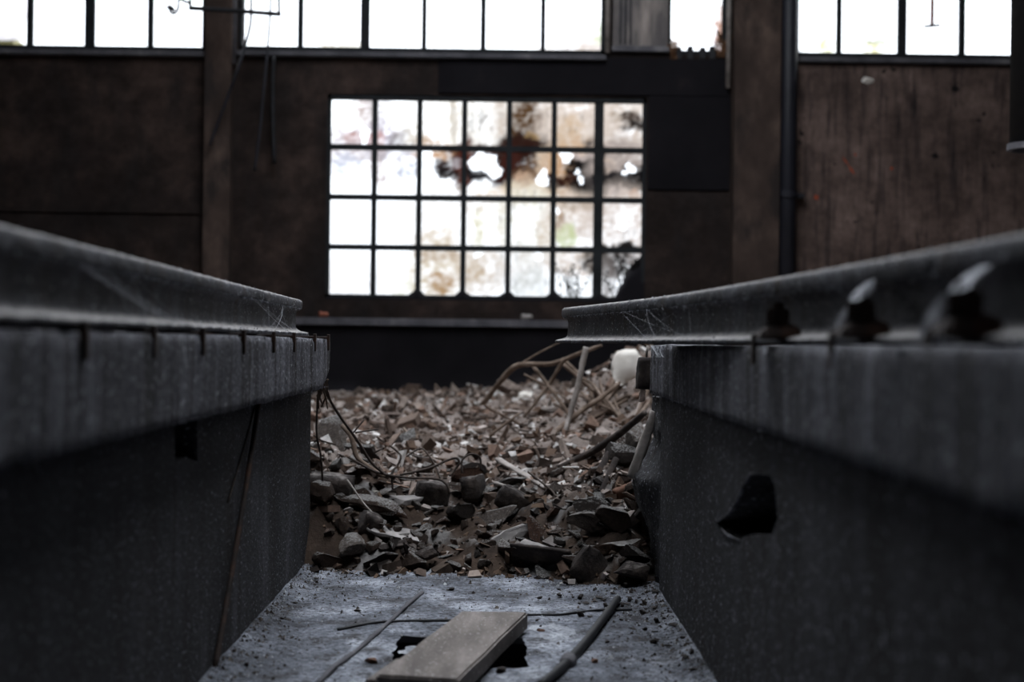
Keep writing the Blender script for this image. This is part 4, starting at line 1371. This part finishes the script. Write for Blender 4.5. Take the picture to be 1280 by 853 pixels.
def grid_stain(x, z, a=x0, b=x1, c=z0, d=z1):
    u = (x - a) / (b - a) * 7
    v = (d - z) / (d - c) * 4
    uu = u + 0.10 * n1(u * 4, v * 4, 3) + 0.05 * n1(u * 11, v * 11, 5)
    vv = v + 0.10 * n1(u * 4, v * 4, 9) + 0.05 * n1(u * 11, v * 11, 13)
    col = Vector((0.9, 0.9, 0.9))
    right = sm(1.9, 4.5, u)
    hz = Vector(tint(250, 244, 234))
    f = (0.75 - 0.45 * sm(1.9, 2.3, v)) * sm(-0.35, 0.35, n1(u * 1.6, v * 2.6, 21) + 0.6 * right - 0.25)
    col = col.lerp(hz, min(1, f * right))
    for bu, bv, ru, rv, cc, st in BLOBS:
        if sum(cc) < 330:
            ru, rv, st = ru * 1.25, rv * 1.25, st * 1.25
            cc = tuple(q * 0.7 for q in cc)
        e = ((uu - bu) / ru) ** 2 + ((vv - bv) / rv) ** 2
        if e < 2.2:
            w = st * (1 - sm(0.6, 2.1, e)) * (0.85 + 0.5 * n1(u * 9, v * 13, bu))
            if w > 0:
                col = col.lerp(Vector(tint(*cc)), min(1.0, w))
    k = n1(u * 14, v * 4, 31)
    if k > 0.25 and right > 0.3:
        col = col * (1 - 0.35 * (k - 0.25) * 2)
    for bu, bv, ru, rv in SPOTS:
        e = ((uu - bu) / ru) ** 2 + ((vv - bv) / rv) ** 2
        if e < 1.15:
            col = col.lerp(Vector((0.9, 0.9, 0.9)), 1 - sm(0.75, 1.15, e))
    return (max(0.0, col.x), max(0.0, col.y), max(0.0, col.z))


window(5, wins[5], [(GX(u), 0.05 if u != 6 else 0.085) for u in range(1, 7)], [GZ(v) for v in range(1, 4)], 0.052, 0.05, grid_stain, 0.016)


def clear_stain(spots):
    sp = [(*Wp(a, b), r1, r2, c) for a, b, r1, r2, c in spots]
    def f(x, z):
        col = Vector((0.92, 0.92, 0.92))
        for sx, sz, r1, r2, c in sp:
            dx = (x - sx + 0.03 * n1(x * 9, z * 9)) / r1; dz = (z - sz + 0.02 * n1(x * 14, z * 14, 3)) / r2
            e = dx * dx + dz * dz
            if e < 1.4:
                col = col.lerp(Vector(tint(*c)), (1 - sm(0.6, 1.4, e)) * (0.75 + 0.4 * n1(x * 20, z * 20)))
        return tuple(col)
    return f


def vb(pxs, y=30):
    return [(Wp(p, y)[0], w) for p, w in pxs]


hz_top = [Wp(640, -62)[1]]
window(1, wins[1], vb([(-262, .035), (-188, .06), (-113, .035), (-38, .06), (36, .055), (111, .09), (187, .05)]), hz_top, 0.05, 0.05, clear_stain([(60, 6, .1, .05, (250, 250, 240))]), 0.06)
window(2, wins[2], vb([(375, .05), (456, .085), (530, .045), (604, .05), (679, .045)]), hz_top, 0.05, 0.05,
       clear_stain([(428, 56, .22, .06, (240, 226, 196)), (412, 46, .26, .018, (206, 190, 160)), (409, 20, .012, .2, (226, 220, 210)), (744, 54, .16, .10, (206, 188, 174)), (728, 62, .3, .05, (216, 200, 186)), (748, 40, .05, .12, (214, 220, 180)), (738, 15, .02, .16, (190, 180, 170)), (680, 63, .1, .02, (210, 180, 150))]), 0.04)
window(3, wins[3], [], hz_top, 0.05, 0.05, clear_stain([(905, 55, .10, .22, (150, 90, 60)), (842, 62, .08, .1, (206, 170, 140)), (902, 30, .05, .2, (170, 120, 90))]), 0.03)
window(4, wins[4], vb([(1050, .045), (1129, .08), (1204, .055), (1280, .04), (1356, .066), (1430, .04), (1505, .06)]), hz_top, 0.05, 0.05,
       clear_stain([(1035, 57, .08, .08, (214, 206, 120)), (1093, 60, .09, .06, (220, 210, 140)), (1096, 51, .15, .03, (160, 160, 120)), (1222, 52, .10, .015, (200, 200, 190)), (1232, 16, .012, .14, (170, 160, 140)),
                    (1003, 70, .06, .06, (220, 220, 220))]), 0.03)


# ---- pilasters, sills, ledge
def boxs(name, x0, x1, y0, y1, z0, z1, mat, kind='structure', bevel=0.006):
    mb = MB(); mb.box(x0, x1, y0, y1, z0, z1)
    o = bm_obj(name, bev(mb, bevel), mat)
    return tag(o, kind=kind)


xa, xb = Wp(258, 200)[0], Wp(291, 200)[0]
boxs('trim_1', xa, xb, YB - 0.13, YB + 0.02, -0.1, ztop, M['pilaster'])
xa, xb = Wp(914, 200)[0], Wp(971, 200)[0]
boxs('trim_2', xa, xb, YB - 0.16, YB + 0.02, -0.1, ztop, M['pilaster'])
for k, (a, b, y) in enumerate(((-330, 257, 64), (297, 757, 69.5), (996, 1600, 78.5))):
    (X0, _), (X1, _) = Wp(a, y), Wp(b, y)
    zc = (Wp((a + b) / 2, y)[1])
    boxs('trim_%d' % (k + 3), X0, X1, YB - 0.07, YB + 0.03, zc - 0.03, zc + 0.018, M['ledge'])
z = Wp(500, 401)[1]
boxs('trim_6', Wp(300, 400)[0], Wp(910, 400)[0], YB - 0.10, YB + 0.02, z - 0.05, z + 0.02, M['ledge'])
# dark base course under the ledge, and the deep lintel above the grid window
boxs('baseboard_back', -8.9, 8.9, YB - 0.05, YB + 0.01, -0.1, z - 0.05, M['basecourse'])
zl0, zl1 = Wp(640, 118)[1], Wp(640, 78)[1]
boxs('trim_7', Wp(548, 100)[0], Wp(912, 100)[0], YB - 0.02, YB + 0.01, zl0, zl1 + 0.05, M['wallsoot'])
boxs('trim_10', Wp(810, 180)[0], Wp(912, 180)[0], YB - 0.02, YB + 0.01, Wp(850, 238)[1], zl0, M['wallsoot'])
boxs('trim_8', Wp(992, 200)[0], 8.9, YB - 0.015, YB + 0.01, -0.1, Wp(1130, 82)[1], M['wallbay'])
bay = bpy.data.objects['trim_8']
mb = MB()
for (a, b), (c, d_), w_ in (((1052, 195), (1062, 208), .012), ((1060, 206), (1069, 219), .016), ((1018, 243), (1023, 250), .03), ((1113, 208), (1116, 213), .022), ((1068, 191), (1070, 196), .012)):
    p0, p1 = P(a, b, YB - .017), P(c, d_, YB - .017)
    t_ = (p1 - p0).normalized(); n_ = Vector((-t_.z, 0, t_.x)) * w_
    mid = p0.lerp(p1, .5)
    off = Vector((0, -0.002, 0))
    ring_ = [p0, mid + n_ * .8, p1, mid - n_]
    mb.add(ring_ + [q + off for q in ring_], [(0, 1, 2, 3), (7, 6, 5, 4), (0, 4, 5, 1), (1, 5, 6, 2), (2, 6, 7, 3), (3, 7, 4, 0)])
tag(mb.obj('paint_smear', M['orange'], bay), 'faint orange paint smears')
zl2 = Wp(100, 262)[1]
boxs('trim_9', -8.9, Wp(256, 262)[0], YB - 0.02, YB + 0.01, zl2 - 0.03, zl2 + 0.012, M['wallback'])

# metal panel beside window 3, and slim conduit
xa, xb = Wp(766, 30)[0], Wp(835, 30)[0]
t = empty('metal_panel', (xa, YB - 0.02, Wp(800, 60)[1]), 'grey ribbed metal panel closing a bay beside the narrow top window', 'panel', kind='thing')
mb = MB(); H = Wp(800, TOPY)[1] - Wp(800, 60)[1]
mb.box(0.0, xb - xa, -0.01, 0.02, 0.0, H)
bm_obj('sheet', bev(mb, 0.004), M['panel'], t)
for k in range(3):
    mb = MB(); xx = 0.06 + 0.045 * k
    mb.box(xx, xx + 0.018, -0.022, -0.008, 0.02, H)
    bm_obj('rib', bev(mb, 0.004), M['pipe'], t)
mb = MB(); mb.box(-0.01, xb - xa + 0.01, -0.03, 0.02, -0.04, 0.01); bm_obj('bottom_rail', bev(mb, 0.004), M['ledge'], t)


def vpipe(name, px, r, y, pz0, pz1, mat, label, cat):
    X = P(px, (pz0 + pz1) / 2, y).x
    za, zb = P(px, pz1, y).z, P(px, pz0, y).z
    mb = MB(); mb.tube([(X, y, za), (X, y, (za + zb) / 2), (X, y, zb)], r, 14, smooth=False)
    o = mb.obj(name, mat, smooth=True); relocate(o, (X, y, za))
    return tag(o, label, cat, kind='thing')


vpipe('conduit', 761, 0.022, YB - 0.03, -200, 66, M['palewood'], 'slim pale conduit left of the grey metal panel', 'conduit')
vpipe('conduit', 293.5, 0.026, YB - 0.06, -200, 80, M['ledge'], 'grey conduit running down the right edge of the left pilaster', 'conduit')
# big downpipe beside the right pilaster
X = P(985, 200, YB - 0.10).x
t = empty('downpipe', (X, YB - 0.10, -0.05), 'thick dark downpipe beside the right brown pilaster', 'pipe', kind='thing')
mb = MB(); mb.tube([(0, 0, 0), (0, 0, 3), (0, 0, 6.4)], 0.078, 20, smooth=False); mb.obj('tube', M['pipe'], t, smooth=True)
zz = P(985, 243, YB - .1).z + 0.05
mb = MB(); mb.tube([(0, 0, zz - 0.03), (0, 0, zz + 0.03)], 0.09, 20, smooth=False); mb.box(0.06, 0.15, -0.02, 0.09, zz - 0.03, zz + 0.01); mb.obj('bracket', M['pipe'], t)
X2 = P(978, 20, YB - 0.02).x
vpipe('conduit', 912, 0.022, YB - 0.05, -200, 110, M['palewood'], 'slim pale strip added as a highlight on the left edge of the right brown pilaster', 'conduit')  # pale tube added to draw the highlight along the pilaster edge
vpipe('conduit', 977, 0.03, YB - 0.04, -200, 56, M['whitestone'], 'short pale strip added as light leaking between the right pilaster and the downpipe', 'conduit')  # white tube standing in for light that leaks past the pilaster

# hanging pipe at the upper right, nearer than the wall
X = P(1291, 90, 9.0).x
t = empty('hanging_pipe', (X, 9.0, P(1291, 184, 9.0).z), 'dark vertical pipe hanging down at the upper right, cut open below', 'pipe', kind='thing')
mb = MB()
n = 28; r0, r1 = 0.137, 0.122
vs = []
for z_, r_ in ((0, r0), (5.6, r0), (5.6, r1), (0, r1)):
    vs += [(r_ * math.cos(2 * math.pi * k / n), r_ * math.sin(2 * math.pi * k / n), z_) for k in range(n)]
mb.add(vs, [(a * n + k, a * n + (k + 1) % n, ((a + 1) % 4) * n + (k + 1) % n, ((a + 1) % 4) * n + k) for a in range(4) for k in range(n)])
mb.obj('tube', M['iron'], t, smooth=True)
mb = MB(); vs = []
for z_, r_ in ((-0.02, r0 + .016), (0.02, r0 + .016), (0.02, r1 + .003), (-0.02, r1 + .003)):
    vs += [(r_ * math.cos(2 * math.pi * k / n), r_ * math.sin(2 * math.pi * k / n), z_) for k in range(n)]
mb.add(vs, [(a * n + k, a * n + (k + 1) % n, ((a + 1) % 4) * n + (k + 1) % n, ((a + 1) % 4) * n + k) for a in range(4) for k in range(n)])
mb.obj('flange', M['ledge'], t)

# cable rack with hanging cables at the upper left
Yr = 12.6
t = empty('cable_rack', P(237, 10, Yr), 'black iron cable rack crossing in front of the left pilaster', 'rack', kind='thing')
L0 = t.location.copy()
mb = MB(); mb.tube([P(236, 10, Yr) - L0, P(300, 14, Yr) - L0, P(351, 18, Yr) - L0], 0.022, 8, smooth=False); mb.obj('bar', M['iron'], t)
for a, b in ((238, 9), (349, 17)):
    mb = MB(); mb.tube([P(a, b, Yr) - L0, P(a - 1, -30, Yr) - L0], 0.014, 8, smooth=False); mb.obj('hanger', M['iron'], t)
mb = MB(); mb.tube([P(239, 4, Yr) - L0, P(228, 0, Yr) - L0, P(214, -14, Yr) - L0], 0.015, 8); mb.obj('stay', M['iron'], t)
t = empty('iron_hook', P(222, -20, Yr), 'black iron hook hanging at the top left of the cable rack', 'hook', kind='thing')
L0 = t.location.copy()
mb = MB(); mb.tube([q - L0 for q in PP((224, -30, Yr), (223.5, 0, Yr), (222, 12, Yr), (217, 17, Yr), (212, 14, Yr))], [.012, .012, .013, .014, .012], 8); mb.obj('shank', M['iron'], t, smooth=True)
mb = MB(); mb.tube([q - L0 for q in PP((210, 12, Yr), (213, 10, Yr), (218, 13, Yr))], [.026, .03, .012], 8); mb.obj('knob', M['iron'], t, smooth=True)
stick('cable', PP((314, -40, Yr), (314, 5, Yr), (313, 30, Yr), (307, 55, Yr), (298, 85, Yr), (287, 115, Yr + .1), (274, 150, Yr + .15), (262, 182, Yr + .2)), 0.013, M['pipe'], 'dark cable curving down from the rack across the left pilaster', 'cable', 7, 0)
stick('cable', PP((338, -40, Yr), (338, 10, Yr), (335, 55, Yr), (330, 110, Yr), (324, 170, Yr), (318, 214, Yr)), 0.011, M['pipe'], 'dark cable dropping from the rack, right of the left pilaster', 'cable', 7, 0)
stick('cable', PP((342, 70, 12.9), (341, 130, 12.9), (343, 205, 12.9)), 0.02, M['iron'], 'straight black cable fixed to the wall right of the hanging ones', 'cable', 7, 0)
# hook outside the right-hand top window
t = empty('hanging_rod', P(1164, -40, 12.8), 'thin hanging rod with a short crossbar before the right top window', 'rod', kind='thing')
L0 = t.location.copy()
mb = MB(); mb.tube([P(1166, -40, 12.8) - L0, P(1165, 30, 12.8) - L0], 0.018, 7, smooth=False); mb.obj('shank', M['redbrick'], t)
mb = MB(); mb.tube([P(1155, 33, 12.8) - L0, P(1175, 31.5, 12.8) - L0], 0.014, 7, smooth=False); mb.obj('crossbar', M['iron'], t)

# on the ledge and on the wall
zL = Wp(500, 401)[1] + 0.02
def on_ledge(px, dims, mat, name, label, cat, seed):
    X = Wp(px, 396)[0]
    place(name, brick_mesh(seed, dims, mat), (X, YB - 0.055, zL + dims[2] / 2), 1, (0, 0, 0.1), label, cat)
on_ledge(405, (0.085, 0.07, 0.05), M['redbrick'], 'brick', 'small red brick piece on the ledge left under the grid window', 'brick', 51)
on_ledge(658, (0.10, 0.06, 0.05), M['greystone'], 'stone', 'grey lump on the ledge under the grid window', 'stone', 52)
p = P(1083, 100, YB - 0.02)
place('plaster_flake', stone_mesh('flake', 91, (0.07, 0.03, 0.05), M['whitestone']), p, 1, (0, 0.3, 0), 'pale flake stuck on the wall under the right top window', 'flake')

# dirt piled along the foot of the grid window and leaning junk at its right
x0, x1, z0, z1 = wins[5]
V, Fc = [], []
nn = 150
for i in range(nn + 1):
    u = 7 * i / nn
    X = x0 + (x1 - x0) * i / nn
    pane = u - math.floor(u)
    edge = abs(pane - 0.5) * 2
    hgt = 0.03 + 0.04 * sm(0.8, 1.6, u) * (edge ** 4) + 0.025 * abs(n1(u * 5, 3)) + 0.02 * abs(n1(u * 13, 7)) * sm(1, 2, u)
    hgt += 0.05 * (edge ** 5) * sm(1.1, 1.6, u) + 0.34 * sm(6.25, 6.85, u + 0.18 * n1(u * 9, 2)) + 0.03 * n1(u * 22, 5) * sm(6.1, 6.5, u) + 0.04 * sm(6, 6.4, u) * abs(n1(u * 17))
    for y, h in ((YB + 0.0, 0), (YB + 0.015, hgt * 0.6), (YB + 0.075, hgt), (YB + 0.14, hgt * 0.8), (YB + 0.22, 0)):
        V.append((X, y, z0 + h + 0.002))
for i in range(nn):
    for k in range(4):
        a = i * 5 + k
        Fc.append((a, a + 1, a + 6, a + 5))
o = mesh_obj('dirt', V, Fc, M['wallsoot'], smooth=True)
tag(o, 'dark dirt banked along the bottom of the grid window', 'dirt', kind='stuff')


def leafy(name, loc, h, nst, spread, mat, label, cat, seed, leaf=0.03, group=None, down=False):
    rnd = random.Random(seed)
    t = empty(name, loc, label, cat, group, 'thing')
    st, lf = MB(), MB()
    for k in range(nst):
        tip = Vector((rnd.gauss(0, spread), rnd.gauss(0, 0.03), h * rnd.uniform(0.55, 1.0) * (-1 if down else 1)))
        base = Vector((rnd.gauss(0, spread * 0.4), 0, 0))
        mid = base.lerp(tip, 0.5) + Vector((rnd.gauss(0, .02), 0, 0))
        st.tube([base, mid, tip], 0.004, 5)
        for q in range(9):
            u = 0.2 + 0.8 * q / 8
            c = base.lerp(tip, u) + Vector((rnd.gauss(0, .012), rnd.gauss(0, .01), 0))
            d = Vector((rnd.gauss(0, 1), rnd.gauss(0, .5), rnd.gauss(.4, .6))).normalized() * leaf * rnd.uniform(.7, 1.4)
            s = d.cross(Vector((0, 1, 0.3))).normalized() * leaf * 0.32
            lf.add([c, c + d * .5 + s, c + d, c + d * .5 - s], [(0, 1, 2, 3)])
    st.obj('stem', mat, t, smooth=True)
    lf.obj('foliage', mat, t)
    return t


for px, py, h, nst, sp, lab in ((718, 378, 0.36, 9, 0.11, 'dark weed growing outside the sixth column of the grid window'), (784, 372, 0.40, 12, 0.10, 'dense dark weed outside the lower right corner of the grid window')):
    p = P(px, py, YB + 0.42)
    leafy('weed', p, h, nst, sp, M['leaf'], lab, 'weed', px)
for px, py, h, sp, sd, lab in ((903, 72, 0.26, 0.05, 5, 'dry brown brush in the right corner of the narrow top window'), (842, 74, 0.16, 0.04, 6, 'small dry brush in the left corner of the narrow top window')):
    p = P(px, py, YB - 0.02)
    leafy('dry_brush', p, h, 9, sp, M['drybrush'], lab, 'brush', sd)
for k, px in enumerate((848, 862.5, 878, 890)):
    p = P(px, 67, YB + 0.0)
    mb = MB(); mb.box(-0.026, 0.026, -0.03, 0.03, -0.06, 0.055 + 0.01 * (k % 2))
    o = bm_obj('sill_peg', bev(mb, 0.006), M['iron']); o.location = p
    tag(o, 'short black peg standing on the sill of the narrow top window', 'peg', 'pegs on the narrow window sill', 'thing')

# ================================================================== REST OF THE HALL
mb = MB(); mb.box(-9, -1.30, -6, YL, 0.5, 0.955); mb.box(-9, -4.4, YL, YB, 0.2, 0.5)
tag(mb.obj('floor_left', M['pitwall']), kind='structure')
mb = MB(); mb.box(1.18, 9, -6, 5.6, 0.5, 0.955); mb.box(4.4, 9, 5.6, YB, 0.2, 0.5)
tag(mb.obj('floor_right', M['pitwall']), kind='structure')
mb = MB(); mb.box(-9.2, -9, -6, YB + .3, -0.2, ztop); tag(mb.obj('wall_outer_left', M['wallback']), kind='structure')
mb = MB(); mb.box(9, 9.2, -6, YB + .3, -0.2, ztop); tag(mb.obj('wall_outer_right', M['wallback']), kind='structure')
mb = MB(); mb.box(-9.2, 9.2, -6.2, -6, -0.4, ztop); tag(mb.obj('wall_front', M['wallback']), kind='structure')
# roof with its long skylight opening over the pit
SX0, SX1, SY0, SY1 = -1.9, 1.9, 3.4, 10.4
mb = MB()
mb.box(-9.2, SX0, -6.2, YB + .3, ztop, ztop + .2)
mb.box(SX1, 9.2, -6.2, YB + .3, ztop, ztop + .2)
mb.box(SX0, SX1, -6.2, SY0, ztop, ztop + .2)
mb.box(SX0, SX1, SY1, YB + .3, ztop, ztop + .2)
tag(mb.obj('ceiling', M['ceiling']), kind='structure')

# outside: ground and a pale house seen through the top left panes
mb = MB(); mb.add([(-60, YB + .3, 1.38), (60, YB + .3, 1.38), (60, 90, 1.38), (-60, 90, 1.38)], [(0, 1, 2, 3)])
tag(mb.obj('ground', M['lawn']), kind='structure')
Yh = 26.0
t = empty('house', (P(-60, 60, Yh).x, Yh, 1.38), 'pale house with a tiled roof outside the top left window', 'house', kind='thing')
L0 = t.location.copy()
ze = P(0, 42, Yh).z; zr = P(0, -40, Yh + 2).z
xr = P(27, 42, Yh).x
xt = P(40, -10, Yh + 3.2).x
mb = MB(); mb.box(xr - 9 - L0.x, xr - 0.25 - L0.x, 0.3, 6, 0, ze - L0.z); mb.obj('wall', M['yellowwall'], t)
mb = MB()
mb.add([(xr - 9.2 - L0.x, 0, ze - L0.z), (xr - L0.x, 0, ze - L0.z), (xt - L0.x, 3.2, zr - L0.z), (xr - 9.2 - L0.x, 3.2, zr - L0.z),
        (xr - 9.2 - L0.x, 0, ze - .12 - L0.z), (xr - L0.x, 0, ze - .12 - L0.z), (xt - L0.x, 3.2, zr - .12 - L0.z), (xr - 9.2 - L0.x, 3.2, zr - .12 - L0.z)],
       [(0, 1, 2, 3), (4, 5, 6, 7), (0, 1, 5, 4), (1, 2, 6, 5), (2, 3, 7, 6), (3, 0, 4, 7)])
mb.obj('roof', M['tile'], t)
# ================================================================== LIGHT
w = bpy.data.worlds.new('world')
SC.world = w
w.use_nodes = True
nt = w.node_tree                          # overcast sky: brighter overhead than at the horizon
bg = nt.nodes['Background']
tc = nt.nodes.new('ShaderNodeTexCoord')
sx = nt.nodes.new('ShaderNodeSeparateXYZ')
nt.links.new(tc.outputs['Generated'], sx.inputs[0])
mr = nt.nodes.new('ShaderNodeMapRange')
mr.inputs['From Min'].default_value = 0.0
mr.inputs['From Max'].default_value = 1.0
mr.inputs['To Min'].default_value = 1.35
mr.inputs['To Max'].default_value = 7.6
nt.links.new(sx.outputs[2], mr.inputs['Value'])
bg.inputs[0].default_value = (0.87, 0.925, 1.0, 1)
nt.links.new(mr.outputs[0], bg.inputs[1])


def portal(name, loc, rot, sx, sy):
    l = bpy.data.lights.new(name, 'AREA')
    l.shape = 'RECTANGLE'
    l.size, l.size_y = sx, sy
    l.cycles.is_portal = True
    o = bpy.data.objects.new(name, l)
    C.objects.link(o)
    o.location = loc
    o.rotation_euler = rot


portal('skylight_portal', ((SX0 + SX1) / 2, (SY0 + SY1) / 2, ztop + 0.02), (0, 0, 0), SX1 - SX0, SY1 - SY0)
for k, (a, b, c, d) in wins.items():
    portal('window_portal', ((a + b) / 2, YB + 0.28, (c + d) / 2), (R(-90), 0, 0), b - a, d - c)

SC.view_settings.view_transform = 'Standard'
SC.view_settings.look = 'None'
SC.view_settings.exposure = 0.38
SC.view_settings.gamma = 1.0
SC.view_settings.use_curve_mapping = False
SC.cycles.use_denoising = True
SC.cycles.max_bounces = 8
SC.cycles.diffuse_bounces = 4
SC.cycles.transparent_max_bounces = 12
SC.cycles.sample_clamp_indirect = 6
